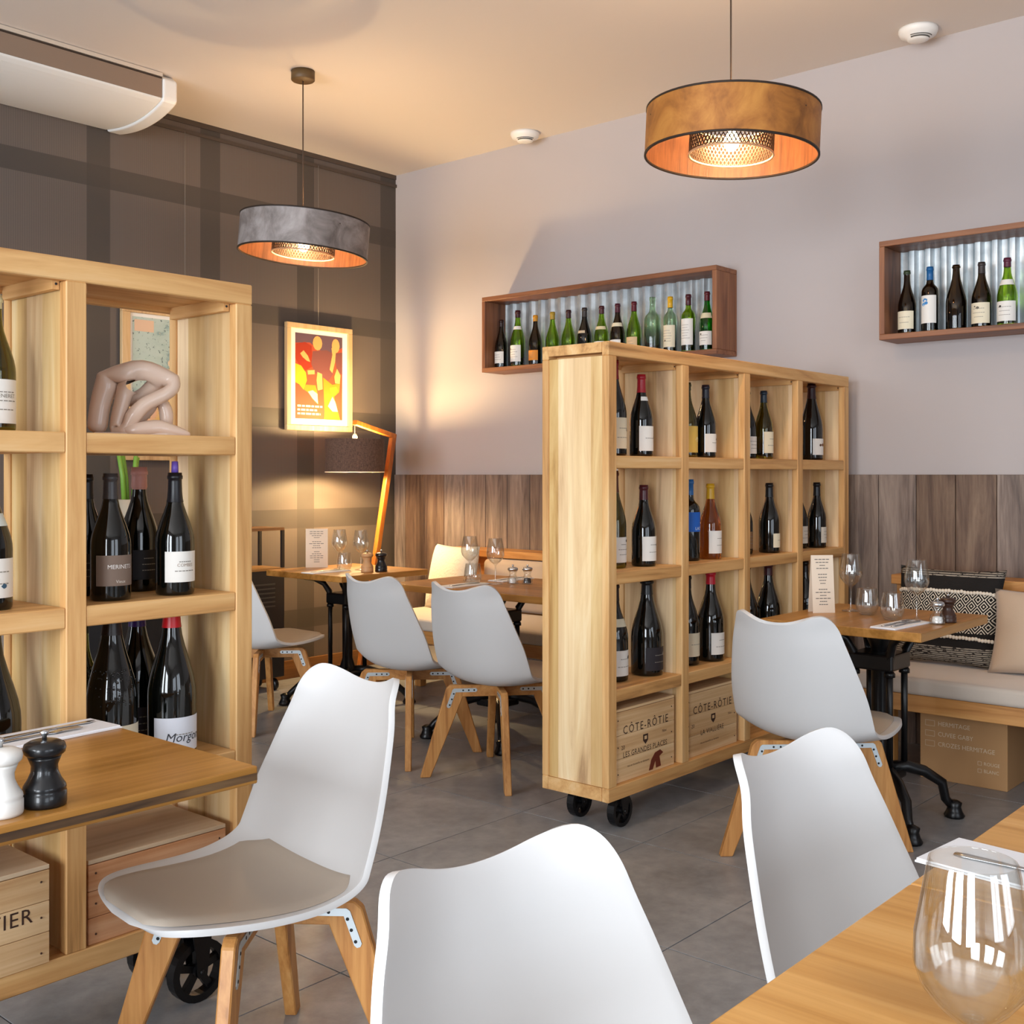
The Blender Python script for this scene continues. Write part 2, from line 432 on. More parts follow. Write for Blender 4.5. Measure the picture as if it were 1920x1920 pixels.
# ------------------------------------------------------------------ pendants
M_cord = P('cord_brown', '#4a382a', .7)
def fabric(name, c1, c2, c3, sc=7):
    t = NT(name); v = t.obj(); n = t.noise(v, sc, 6, .62, .7)
    t.l(t.ramp(n, [(.32, rgb(c1)), (.5, rgb(c2)), (.68, rgb(c3))]), t.b.inputs['Base Color']); t.set(Roughness=.55); t.b.inputs['Metallic'].default_value = .15
    return t.m
t = NT('shade_lining_gold'); v = t.obj()
n = t.noise(t.map(v, (60, 60, 5)), 1, 4, .6, .5)
t.l(t.ramp(n, [(.3, rgb('#6b3d1e')), (.6, rgb('#8f5630'))]), t.b.inputs['Base Color']); t.set(Roughness=.5); t.bump(n, .5, .003); M_lining = t.m
M_mesh = P('perforated_metal', '#4a3a2e', .4, metal=.5)
M_rim = P('shade_rim', '#2a1d14', .6)
M_bulb = P('bulb_glow', '#ffe2b8', .3, emit=('#ffd9a0', 40))
def pendant(label, x, y, zb, R, H, outer, watts, canopy_hex, tilt):
    p = thing('pendant_lamp', label, 'lamp', (x, y, zb), 0, 'drum pendants')
    sh = MB().lathe([(R, 0), (R, H)], 64).build('outer_shade', outer, p, recalc=False)
    MB().lathe([(R - .004, H), (R - .004, 0)], 64).build('lining', M_lining, sh, recalc=False)
    MB().lathe([(R - .006, -.004), (R + .002, -.004), (R + .002, .003), (R - .006, .003)], 64, closed=True).lathe([(R - .006, H - .003), (R + .002, H - .003), (R + .002, H + .004), (R - .006, H + .004)], 64, closed=True).build('shade_rim', M_rim, sh)
    # inner perforated drum: a real lattice of holes
    r2 = R * .485; h0, h1 = .004, H * .72
    nx, nz = 64, 9; mb = MB()
    for i in range(nx):
        for s_ in (-1, 1):
            pts = []
            for k in range(nz + 1):
                a = 2 * PI * (i + s_ * k * .5) / nx; zz = h0 + (h1 - h0) * k / nz
                pts.append((r2 * math.cos(a), r2 * math.sin(a), zz))
            for k in range(nz):
                A, B = Vector(pts[k]), Vector(pts[k + 1]); d = Vector((-A.y, A.x, 0)).normalized() * .0022; 
                o_ = Vector((A.x, A.y, 0)).normalized() * .0012
                mb.add([A - d - o_, A + d - o_, B + d - o_, B - d - o_, A - d + o_, A + d + o_, B + d + o_, B - d + o_],
                       [(0, 1, 2, 3), (7, 6, 5, 4), (0, 4, 5, 1), (2, 6, 7, 3), (1, 5, 6, 2), (0, 3, 7, 4)])
    inn = mb.build('inner_drum', M_mesh, p, recalc=False, kind='stuff')
    MB().lathe([(r2 - .003, 0), (r2 + .003, 0), (r2 + .003, .006), (r2 - .003, .006)], 48, closed=True).lathe([(r2 - .003, h1 - .006), (r2 + .003, h1 - .006), (r2 + .003, h1), (r2 - .003, h1)], 48, closed=True).build('inner_rim', P('rim_pale', '#d8b088', .4, metal=.3), inn)
    mb = MB()
    for k in range(3):
        a = 2 * PI * k / 3 + .4
        mb.tube([(0, 0, H * .72), (R * math.cos(a), R * math.sin(a), H * .72)], .003, 6)
    mb.build('spider', M_rim, p)
    MB().lathe([(0, H * .55), (.018, H * .55), (.018, H * .95), (0, H * .95)], 16).build('socket', M_rim, p)
    MB().lathe([(.0, .018), (.012, .02), (.026, .034), (.03, .052), (.022, .075), (.014, H * .55), (0, H * .55)], 20).build('bulb', M_bulb, p)
    for ch in p.children: ch.rotation_euler = Matrix.Rotation(math.radians(tilt), 4, Vector((.7525, .6585, 0))).to_euler()   # the shade hangs a little crooked
    zc = ZC - zb
    MB().tube([(0, 0, H * .95), (0, 0, zc - .045)], .0032, 8).build('cord', M_cord, p)
    MB().lathe([(0, zc), (.06, zc), (.06, zc - .045), (.055, zc - .05), (0, zc - .05)], 32).build('canopy', P('canopy_' + canopy_hex[1:], canopy_hex, .5), p, bevel=0)
    d = bpy.data.lights.new('pendant_bulb', 'POINT'); d.energy = watts; d.color = (1, .66, .34); d.shadow_soft_size = .03
    o = bpy.data.objects.new('pendant_bulb', d); COL.objects.link(o); o.parent = p; o.location = (0, 0, .005)
    d2 = bpy.data.lights.new('pendant_bulb_up', 'POINT'); d2.energy = watts * 3.2; d2.color = (1, .66, .34); d2.shadow_soft_size = .03
    o = bpy.data.objects.new('pendant_bulb_up', d2); COL.objects.link(o); o.parent = p; o.location = (0, 0, H * .62); o.location.x = .045
M_copper = fabric('shade_copper', '#7a4a1e', '#a86a2c', '#c2843c')
M_greyfelt = fabric('shade_grey', '#5d5450', '#837a76', '#a39b98')
pendant('grey felt drum pendant with golden lining before the plaid wall', 3.63, 4.595, 2.40, .327, .175, M_greyfelt, 5, '#5c4628', 4.5)
pendant('copper brown drum pendant with glowing perforated inner ring', 3.63, 2.113, 2.445, .314, .165, M_copper, 5, '#4a3a2a', 2.6)

# ------------------------------------------------------------------ floor lamp in the corner
lp = thing('floor_lamp', 'slanted wooden floor lamp with brown linen drum shade in the corner', 'lamp', (4.63, 5.35, 0))
M_lw = wood('lamp_wood', ['#7a3f12', '#a8601e', '#c27a2e'], 2, 24, 2, .4)
post_top = Vector((.37, .05, 1.54)); post_bot = Vector((.02, -.02, .04))
def bar(A, B, w, d, side):
    A, B = Vector(A), Vector(B); ax = (B - A).normalized(); s1 = Vector(side); s1 = (s1 - ax * ax.dot(s1)).normalized(); s2 = ax.cross(s1)
    vs = [P0 + s1 * a * w / 2 + s2 * b * d / 2 for P0 in (A, B) for a, b in ((-1, -1), (1, -1), (1, 1), (-1, 1))]
    return vs, [(3, 2, 1, 0), (4, 5, 6, 7), (0, 1, 5, 4), (1, 2, 6, 5), (2, 3, 7, 6), (3, 0, 4, 7)]
MB().add(*bar(post_bot, post_top, .035, .035, (0, 1, 0))).build('post', M_lw, lp, bevel=.003)
MB().add(*bar((.0, .0, 1.605), post_top + Vector((.012, 0, -.012)), .035, .03, (0, 1, 0))).build('arm', M_lw, lp, bevel=.003)
MB().box(-.14, .14, -.14, .14, 0, .04).build('base', M_lw, lp, bevel=.006)
t = NT('shade_linen'); v = t.obj(); n = t.noise(t.map(v, (90, 90, 260)), 1, 3); n2 = t.noise(t.map(v, (260, 260, 60)), 1, 3)
t.l(t.ramp(t.math('MULTIPLY', t.math('ADD', n, n2), .5), [(.35, rgb('#3f2f28')), (.65, rgb('#6b5347'))]), t.b.inputs['Base Color']); t.set(Roughness=.9); M_linen = t.m
sh = MB().lathe([(.183, 1.297), (.183, 1.50)], 48).build('lamp_shade', M_linen, lp, recalc=False)
MB().lathe([(.181, 1.50), (.181, 1.297)], 48).build('lining', P('lamp_lining', '#efe6d2', .6), sh, recalc=False)
MB().lathe([(.180, 1.294), (.1845, 1.294), (.1845, 1.299), (.180, 1.299)], 48, closed=True).build('lower_rim', P('rim_white', '#e8dcc4', .5), sh)
MB().tube([(0, 0, 1.46), (0, 0, 1.59)], .0025, 6).build('cord', M_white, lp)
MB().lathe([(0, 1.5), (.014, 1.5), (.016, 1.52), (.008, 1.535), (0, 1.536)], 14).build('cord_knob', M_white, lp)
MB().sphere((0, 0, 1.40), .035).build('bulb', P('lamp_bulb', '#ffe2b8', .3, emit=('#ffd49a', 30)), lp)
MB().tube([(0, 0, 1.44), (0, 0, 1.47)], .016, 10).build('socket', M_white, lp)
for zz, wt in ((1.35, 38), (1.455, 40)):
    d = bpy.data.lights.new('floor_lamp_bulb', 'POINT'); d.energy = wt; d.color = (1, .70, .34); d.shadow_soft_size = .03
    o = bpy.data.objects.new('floor_lamp_bulb', d); COL.objects.link(o); o.parent = lp; o.location = (.045, 0, zz)

# ------------------------------------------------------------------ framed pictures on the plaid wall
M_frame = wood('frame_ash', ['#b28a5c', '#cba878', '#d9bb90'], 2, 24, 1.5, .5)
def picture(label, x0, x1, z0, z1, bw, wire_x):
    p = thing('framed_picture', label, 'picture', ((x0 + x1) / 2, YW - .012, z0), 0, 'framed prints on the plaid wall')
    w = (x1 - x0) / 2; h = z1 - z0; d = -.028
    for nm, b in (('frame_bar', (-w, w, d, 0, 0, bw)), ('frame_bar', (-w, w, d, 0, h - bw, h)), ('frame_bar', (-w, -w + bw, d, 0, bw, h - bw)), ('frame_bar', (w - bw, w, d, 0, bw, h - bw))):
        MB().box(*b).build(nm, M_frame, p, bevel=.002, seg=1)
    MB().box(-w + bw, w - bw, -.012, -.002, bw, h - bw).build('mat_board', M_paper, p)
    MB().tube([(wire_x, -.004, h - .02), (wire_x, -.004, ZC - .075 - z0)], .0013, 5).build('hanging_wire', P('wire_pale', '#8d867c', .4), p)
    return p, w, h
pp, w, h = picture('orange and purple rugby poster in a pale wooden frame', 4.363, 4.897, 1.56, 2.236, .033, .0)
def flat(yy): return lambda a, b, hh=0: (a, yy - hh, b)
def px(u, v_): return (-w + .075 + u * (2 * w - .15), .075 + (1 - v_) * (h - .135))   # u,v in the print, v down
pc = {'ground': '#a4452c', 'dusk': '#5a4450', 'red': '#8e2a12', 'orange': '#e07a1c', 'yellow': '#f0a420', 'skin': '#e3995a', 'cream': '#efdf9c', 'plum': '#6e3f3c'}
shapes = [('ground', [(0, 0), (1, 0), (1, 1), (0, 1)]), ('dusk', [(0, 0), (1, 0), (1, .12), (.8, .2), (.5, .18), (.3, .1), (0, .12)]),
  ('red', [(.02, .13), (.2, .1), (.34, .14), (.36, .38), (.2, .44), (.06, .36), (0, .3)]), ('plum', [(.36, .2), (.66, .17), (.78, .2), (.8, .45), (.7, .54), (.55, .5), (.4, .45), (.33, .35)]),
  ('plum', [(.82, .2), (1, .18), (1, .45), (.88, .42)]),
  ('yellow', [(0, .36), (.12, .38), (.22, .46), (.24, .55), (.17, .66), (.08, .6), (0, .58)]), ('orange', [(.2, .6), (.42, .6), (.46, .68), (.44, .74), (.3, .7), (.18, .66)]),
  ('orange', [(.58, .5), (.78, .58), (.95, .55), (.93, .66), (.82, .72), (.88, .98), (.62, .98), (.6, .75)]), ('yellow', [(.62, .9), (.9, .9), (.95, 1), (.6, 1)]),
  ('skin', [(.46, .44), (.56, .46), (.57, .64), (.47, .66), (.44, .54)]), ('skin', [(.1, .24), (.17, .2), (.26, .26), (.31, .33), (.24, .32), (.15, .28)]),
  ('skin', [(.72, .4), (.78, .22), (.76, .14), (.86, .14), (.84, .3), (.78, .44)]), ('skin', [(.25, .43), (.4, .42), (.4, .47), (.26, .48)]), ('skin', [(.82, .48), (.88, .38), (.96, .46), (.94, .56), (.84, .56)]),
  ('cream', [(.26, .68), (.36, .66), (.46, .7), (.47, .82), (.36, .76)]), ('cream', [(.68, .84), (.78, .72), (.84, .78), (.9, .9), (.78, .9)]), ('yellow', [(.72, .62), (.86, .6), (.9, .64), (.78, .72)])]
shapes += [('skin', [(.46 + .1 * math.cos(q * .524), .1 + .085 * math.sin(q * .524)) for q in range(12)]), ('skin', [(.85 + .085 * math.cos(q * .524), .11 + .085 * math.sin(q * .524)) for q in range(12)])]
keys = list(pc); mb = MB()
for k, (cn, poly) in enumerate(shapes):
    q = [px(*a) for a in poly]; mb.add([(a, -.0125 - k * .00012, b) for a, b in q], [tuple(range(len(q)))], keys.index(cn))
fn = lambda a, b: (px(.03, 0)[0] + a, -.0158, b + px(0, .0)[1])
for r_, (L, zz) in enumerate(((.56, .84), (.46, .885), (.52, .93))):
    x = .04
    while x < L:
        ww = random.uniform(.05, .12); a, b = px(x, zz); a2, b2 = px(min(x + ww, L), zz + .022)
        mb.add([(a, -.0158, b), (a2, -.0158, b), (a2, -.0158, b2), (a, -.0158, b2)], [(0, 1, 2, 3)], len(keys)); x += ww + .02
mb.build('poster_print', [P('ink_' + k_, pc[k_], .55) for k_ in keys] + [P('ink_pale', '#f0c8b0', .6)], pp, recalc=False)
pm, w, h = picture('pale blue and sand vintage map in a pale wooden frame', 3.246, 4.06, 1.36, 2.229, .05, 0.0)
t = NT('map_print'); v = t.obj(); n = t.noise(v, 3.2, 7, .6, .8); s_ = t.n('ShaderNodeSeparateXYZ'); t.l(v, s_.inputs[0])
f = t.math('ADD', n, t.math('MULTIPLY', t.math('ADD', s_.outputs[2], t.math('MULTIPLY', s_.outputs[0], -.5)), .55))
c = t.ramp(f, [(.55, rgb('#d8b24a')), (.7, rgb('#d9a98c')), (.83, rgb('#d8c6a6')), (.86, rgb('#7f9a9c')), (.9, rgb('#a9bdb6')), (1, rgb('#b2c4bd'))])
n3 = t.noise(v, 55, 4, .7); c = t.mix(t.math('GREATER_THAN', n3, .62), c, rgb('#5c6a6a'))
t.l(c, t.b.inputs['Base Color']); t.set(Roughness=.5)
MB().box(-w + .07, w - .07, -.0145, -.0125, .07, h - .07).build('map_sheet', t.m, pm)
MB().box(-w + .08, -w + .2, -.0155, -.0148, h - .15, h - .085).build('map_legend', P('map_legend', '#d8b89c', .6), pm)

# ------------------------------------------------------------------ wheeled open shelving units
def wheel_mesh(r, w):
    mb = MB(); R = Matrix.Rotation(PI / 2, 4, 'X')
    mb.lathe([(r * .76, -w / 2), (r, -w / 2), (r * 1.0, w / 2), (r * .76, w / 2)], 28, closed=True, smooth=False, M=R)
    mb.lathe([(.004, -w * .6), (r * .22, -w * .6), (r * .22, w * .6), (.004, w * .6)], 16, closed=True, smooth=False, M=R)
    for k in range(5):
        a = 2 * PI * k / 5 + .3; d = Vector((math.cos(a), 0, math.sin(a))); s_ = Vector((-d.z, 0, d.x))
        vs = [d * q * r + s_ * e * .008 + Vector((0, yy, 0)) for yy in (-w * .25, w * .25) for q, e in ((.18, -1), (.8, -1.2), (.8, 1.2), (.18, 1))]
        mb.add(vs, [(0, 1, 2, 3), (7, 6, 5, 4), (0, 4, 5, 1), (1, 5, 6, 2), (2, 6, 7, 3), (3, 7, 4, 0)])
    return mb
def unit(label, x0, y0, z0, z1, pitch, ncol, tops, D=.30, sw=.048, wr_=.055):
    u = thing('shelving_unit', label, 'shelf unit', (x0, y0, 0), 0, 'wheeled open wooden shelving units')
    Wd = pitch * ncol + sw; g = .03; TR = .05
    for i in range(ncol + 1):
        a = i * pitch; e = .005 if i in (0, ncol) else 0
        MB().box(a, a + sw, 0, g, z0 + TR, z1 - TR).build('front_stile', M_uz, u, bevel=.0025, seg=1)
        MB().box(a, a + sw, D - g, D, z0 + TR, z1 - TR).build('back_stile', M_uz, u, bevel=.0025, seg=1)
        MB().box(a + .006, a + sw - .006, g, D - g, z0 + TR, z1 - TR).build('side_panel', M_panel, u)
    MB().box(0, Wd, 0, g, z1 - TR, z1).build('top_rail', M_ux, u, bevel=.0025, seg=1)
    MB().box(0, Wd, D - g, D, z1 - TR, z1).build('top_rail', M_ux, u, bevel=.0025, seg=1)
    MB().box(0, Wd, g, D - g, z1 - TR + .012, z1 - .001).build('top_board', M_ux, u)
    MB().box(0, Wd, 0, g, z0, z0 + TR).build('bottom_rail', M_ux, u, bevel=.0025, seg=1)
    MB().box(0, Wd, D - g, D, z0, z0 + TR).build('bottom_rail', M_ux, u, bevel=.0025, seg=1)
    MB().box(0, Wd, g, D - g, z0 + .002, z0 + TR - .001).build('bottom_board', M_ux, u)
    for zt in tops:
        for i in range(ncol):
            MB().box(i * pitch + sw, (i + 1) * pitch, .002, D - .002, zt - .045, zt).build('shelf_board', M_ux, u, bevel=.0025, seg=1)
    for i in range(ncol):      # corner cleats with a dark screw under the top
        for side, a in ((1, i * pitch + sw), (-1, (i + 1) * pitch)):
            b = (a, a + .016) if side > 0 else (a - .016, a)
            c = MB().box(b[0], b[1], g, D - g, z1 - TR - .018, z1 - TR + .012).build('cleat', M_uy, u)
            MB().sphere(((b[0] + b[1]) / 2 , g - .0005, z1 - TR - .006), .003, seg=8, rings=4).build('screw', M_darkhole, c)
    wm = fm = None
    for cx in (.13, Wd - .13):
        for cy in (.045, D - .075):
            if wm is None:
                f_ = MB().box(-.035, .035, -.03, .03, z0 - .006, z0)
                for s_ in (-1, 1): f_.prism([(-.028, z0 - .004), (.028, z0 - .004), (.012, wr_ - .012), (-.012, wr_ - .012)], s_ * .022, s_ * .026, lambda a, b, hh: (a, hh, b))
                f_.tube([(0, -.028, wr_), (0, .028, wr_)], .007, 10)
                fo = f_.build('caster_fork', M_black, u); wo = wheel_mesh(wr_, .03).build('caster_wheel', M_black, fo); wo.location = (0, 0, wr_); fm, wm = fo, wo
            else:
                fo = fm.copy(); COL.objects.link(fo); wo = wm.copy(); COL.objects.link(wo); wo.parent = fo
            fo.location = (cx, cy, 0)
    return u
unit('wooden shelving unit of four columns on black wheels beside wainscot', 3.22, 2.365, .118, 1.753, .4765, 4, [1.348, .932, .512], .305, .05, .059)
unit('wooden shelving unit with pale sculpture on its top shelf', 1.692 - .048 - .4385 * 4, 2.342, .185, 1.753, .4385, 4, [1.373, .990, .600], .30, .048, .075)

# ------------------------------------------------------------------ bottles
PROF = {'burg': [(.0, .012), (.86, .0), (.98, .012), (1, .03), (1, .43), (.985, .47), (.92, .525), (.78, .595), (.6, .67), (.46, .735), (.385, .79), (.35, .85), (.335, .93), (.335, .948), (.38, .952), (.38, .978), (.345, .982), (.34, 1.0), (.0, 1.0)],
        'bord': [(.0, .012), (.86, .0), (.98, .012), (1, .03), (1, .60), (.985, .635), (.93, .665), (.8, .695), (.6, .722), (.45, .748), (.395, .785), (.375, .85), (.37, .945), (.42, .948), (.42, .978), (.385, .982), (.38, 1.0), (.0, 1.0)],
        'champ': [(.0, .012), (.86, .0), (.98, .012), (1, .03), (1, .40), (.98, .45), (.9, .52), (.74, .61), (.56, .7), (.43, .78), (.36, .86), (.33, .935), (.33, .95), (.4, .952), (.42, .965), (.4, .978), (.35, .98), (.35, 1.0), (.0, 1.0)]}
CAPM = {}
def rad_at(prof, r, h, z):
    for (a, b), (c_, d) in zip(prof[1:], prof[2:]):
        if b <= z / h <= d and d > b: return r * (a + (c_ - a) * (z / h - b) / (d - b))
    return r
def bottle(label, x, y, z, kind='burg', h=.30, r=.042, glass='dark', cap=None, caplen=.17, lab=None, neck=None, face=-PI / 2, group=None, art=None, wax=False):
    """lab = (z0, z1, half angle deg, hex, centre offset deg); art = list of ('t', text, size, z, hex) or ('l', n lines) or ('b', z0, z1, hex blob)"""
    b = thing('wine_bottle', label, 'bottle', (x, y, z), 0, group)
    pr = PROF[kind]; prof = [(a * r, q * h) for a, q in pr]; seg = 28
    mb = MB()
    if glass in ('dark', 'amber'):
        mb.lathe(prof, seg)
    else:
        inner = [(max(a * r - .0028, 0), max(q * h, .012)) for a, q in pr[1:-1]]
        mb.lathe([(0, .010)] + prof[1:-1] + inner[::-1] + [(0, .014)], seg)
    mb.build('glass_body', G[glass], b)
    if cap:
        cz = 1 - caplen; cp = [(q * h, rad_at(pr, r, h, q * h)) for _, q in pr[1:-1] if q > cz]
        pts = [(rad_at(pr, r, h, cz * h) + .0008, cz * h)] + [(a + (.0032 if wax else .0008), q) for q, a in cp]
        top = h + (.004 if wax else .001)
        pts = pts[:-1] + [(pts[-1][0], top)] + [(0, top)]
        m = P('capsule_' + cap[1:], cap, .35 if not wax else .45, spec=.5)
        MB().lathe(pts, 20).build('capsule', m, b)
    def on(za, zb, ha, off, hexc, eps, nm, parent):
        n = 14; a0 = face + math.radians(off - ha); a1 = face + math.radians(off + ha)
        zs = [za + (zb - za) * k / 4 for k in range(5)]
        m = MB().lathe([(rad_at(pr, r, h, q * h) + eps, q * h) for q in zs], n, a0=a0, a1=a1)
        return m.build(nm, P('label_' + hexc[1:], hexc, .65), parent, recalc=False)
    lo = None
    if lab:
        off = lab[4] if len(lab) > 4 else 0
        lo = on(lab[0], lab[1], lab[2], off, lab[3], .0006, 'label_paper', b)
        if art is None: art = [('l', 3)]
        groups = {}
        R = r + .0011; za, zb = lab[0] * h, lab[1] * h
        def bend(u, v_):
            a = face + math.radians(off) + u / r
            return (R * math.cos(a), R * math.sin(a), v_)
        for it in art:
            if it[0] == 't':
                _, s_, size, zf, hx = it; mb2 = groups.setdefault(hx, MB())
                zz = za + (zb - za) * zf
                add_text(mb2, s_, size, lambda u, q: bend(u, zz + q), shear=.25 if s_[0] == 'M' and s_[1].islower() else 0)
            elif it[0] == 'l':
                mb2 = groups.setdefault('#8b857c', MB())
                for k in range(it[1]):
                    zz = za + (zb - za) * (.2 + .6 * (k + .5) / it[1]); hw = r * math.radians(lab[2]) * random.uniform(.3, .65)
                    for s2 in range(6):
                        u0, u1 = -hw + 2 * hw * s2 / 6, -hw + 2 * hw * (s2 + .8) / 6
                        mb2.add([bend(u0, zz), bend(u1, zz), bend(u1, zz + .0022), bend(u0, zz + .0022)], [(0, 1, 2, 3)])
            elif it[0] == 'b':
                _, u_, zf, rr_, hx = it; mb2 = groups.setdefault(hx, MB()); zz = za + (zb - za) * zf
                pts = [bend(u_ * r + rr_ * math.cos(q * PI / 6) * (1 + .25 * math.sin(q * 2.3)), zz + rr_ * .9 * math.sin(q * PI / 6)) for q in range(12)]
                mb2.add(pts, [tuple(range(12))])
        for hx, mb2 in groups.items():
            mb2.build('label_print', P('print_' + hx[1:], hx, .7), lo, recalc=False)
    if neck:
        on(neck[0], neck[1], neck[2], neck[4] if len(neck) > 4 else 0, neck[3], .0008, 'neck_label', b)
    return b
W_ = '#e6e3dc'; CRM = '#e2d8bd'; g1 = 'bottles in the long wall shelf'; g2 = 'bottles in the short wall shelf'
FX = PI       # labels on the wall shelves face the room (-X)
BX, BZ = 5.205, 1.936
bottle('brown bottle with white label, leftmost in the long wall shelf', BX, 4.642, BZ, 'burg', .30, .041, 'brown', '#2a1410', .14, (.1, .34, 60, W_), face=FX, group=g1)
bottle('tall green bottle with white neck band, second from left in the long wall shelf', BX, 4.507, BZ, 'burg', .345, .046, 'green', '#3a1218', .12, (.09, .38, 62, W_), (.66, .72, 90, W_), face=FX, group=g1, art=[('l', 4), ('b', -.5, .78, .005, '#4c463e')])
bottle('dark bottle with orange label and yellow capsule in the long wall shelf', BX, 4.367, BZ, 'burg', .303, .041, 'brown', '#c98a1c', .12, (.1, .3, 60, '#d98a2e'), face=FX, group=g1)
bottle('olive bottle with gold capsule, fourth from left in the long wall shelf', BX, 4.234, BZ, 'burg', .31, .042, 'green', '#a88a2a', .14, (.1, .3, 58, CRM), face=FX, group=g1)
bottle('olive bottle with dark maroon capsule, fifth from left in the long wall shelf', BX, 4.113, BZ, 'burg', .31, .042, 'green', '#3a1a1c', .15, (.1, .3, 58, W_), face=FX, group=g1)
bottle('nearly black bottle with grey capsule, sixth from left in the long wall shelf', BX, 3.995, BZ, 'burg', .312, .043, 'dark', '#37312f', .17, (.1, .3, 58, W_), (.52, .57, 40, '#cbb89a'), face=FX, group=g1)
bottle('light green bottle with beige collar, seventh from left in the long wall shelf', BX, 3.872, BZ, 'burg', .31, .042, 'green', '#4a2024', .14, (.1, .34, 58, W_), (.56, .62, 80, '#d8c9a0'), face=FX, group=g1)
bottle('brown bottle with maroon capsule and cream collar in the long wall shelf', BX, 3.759, BZ, 'burg', .312, .042, 'brown', '#4a1626', .16, (.1, .34, 58, W_), (.58, .65, 90, '#e3d9bb'), face=FX, group=g1)
bottle('olive bottle with crimson capsule, fifth from right in the long wall shelf', BX, 3.646, BZ, 'burg', .312, .042, 'green', '#5a1622', .17, (.1, .36, 58, '#d9b98e'), face=FX, group=g1)
bottle('pale clear green bottle without label in the long wall shelf', BX, 3.522, BZ, 'bord', .325, .045, 'clear', face=FX, group=g1)
bottle('clear bottle with yellow capsule and cream label in the long wall shelf', BX, 3.406, BZ, 'bord', .315, .037, 'clear', '#d9a81e', .19, (.12, .5, 75, CRM), face=FX, group=g1, art=[('l', 5), ('b', -.3, .3, .006, '#7a7062')])
bottle('green bottle with tall white label, second from right in the long wall shelf', BX, 3.29, BZ, 'bord', .315, .038, 'green', '#4a2028', .18, (.13, .58, 70, W_), face=FX, group=g1, art=[('l', 6)])
bottle('emerald green bottle with cream neck label, rightmost in the long wall shelf', BX, 3.173, BZ, 'burg', .318, .041, 'emerald', '#5a2028', .15, (.1, .33, 65, W_), (.55, .64, 75, '#d8cfae'), face=FX, group=g1, art=[('l', 3), ('b', -.4, .8, .005, '#2a2622')])
bottle('olive brown bottle with cream label, leftmost in the short wall shelf', BX, 2.09, BZ, 'burg', .30, .041, 'brown', '#33402a', .06, (.08, .36, 65, CRM), face=FX, group=g2, art=[('l', 2)])
bottle('bottle with blue capsule and blue printed label in the short wall shelf', BX, 1.982, BZ, 'bord', .305, .038, 'brown', '#1c5e96', .2, (.14, .56, 65, W_), face=FX, group=g2, art=[('b', -.25, .82, .011, '#3f86c4'), ('b', -.45, .68, .009, '#5a9ad0'), ('b', -.1, .72, .008, '#3f86c4')])
bottle('dark uncapped sparkling wine bottle without label in the short wall shelf', BX, 1.862, BZ, 'champ', .30, .046, 'brown', face=FX, group=g2)
bottle('brown bottle with patterned cream label in the short wall shelf', BX, 1.749, BZ, 'burg', .298, .043, 'brown', '#3a3230', .17, (.07, .38, 68, CRM), face=FX, group=g2, art=[('l', 3), ('b', -.1, .75, .007, '#6a645a'), ('b', -.4, .82, .004, '#6a645a')])
bottle('green bottle with white neck label, rightmost in the short wall shelf', BX, 1.638, BZ, 'burg', .303, .043, 'green', '#5a2438', .13, (.07, .36, 68, W_), (.6, .68, 75, W_), face=FX, group=g2, art=[('l', 3), ('b', -.45, .75, .006, '#2a2622')])
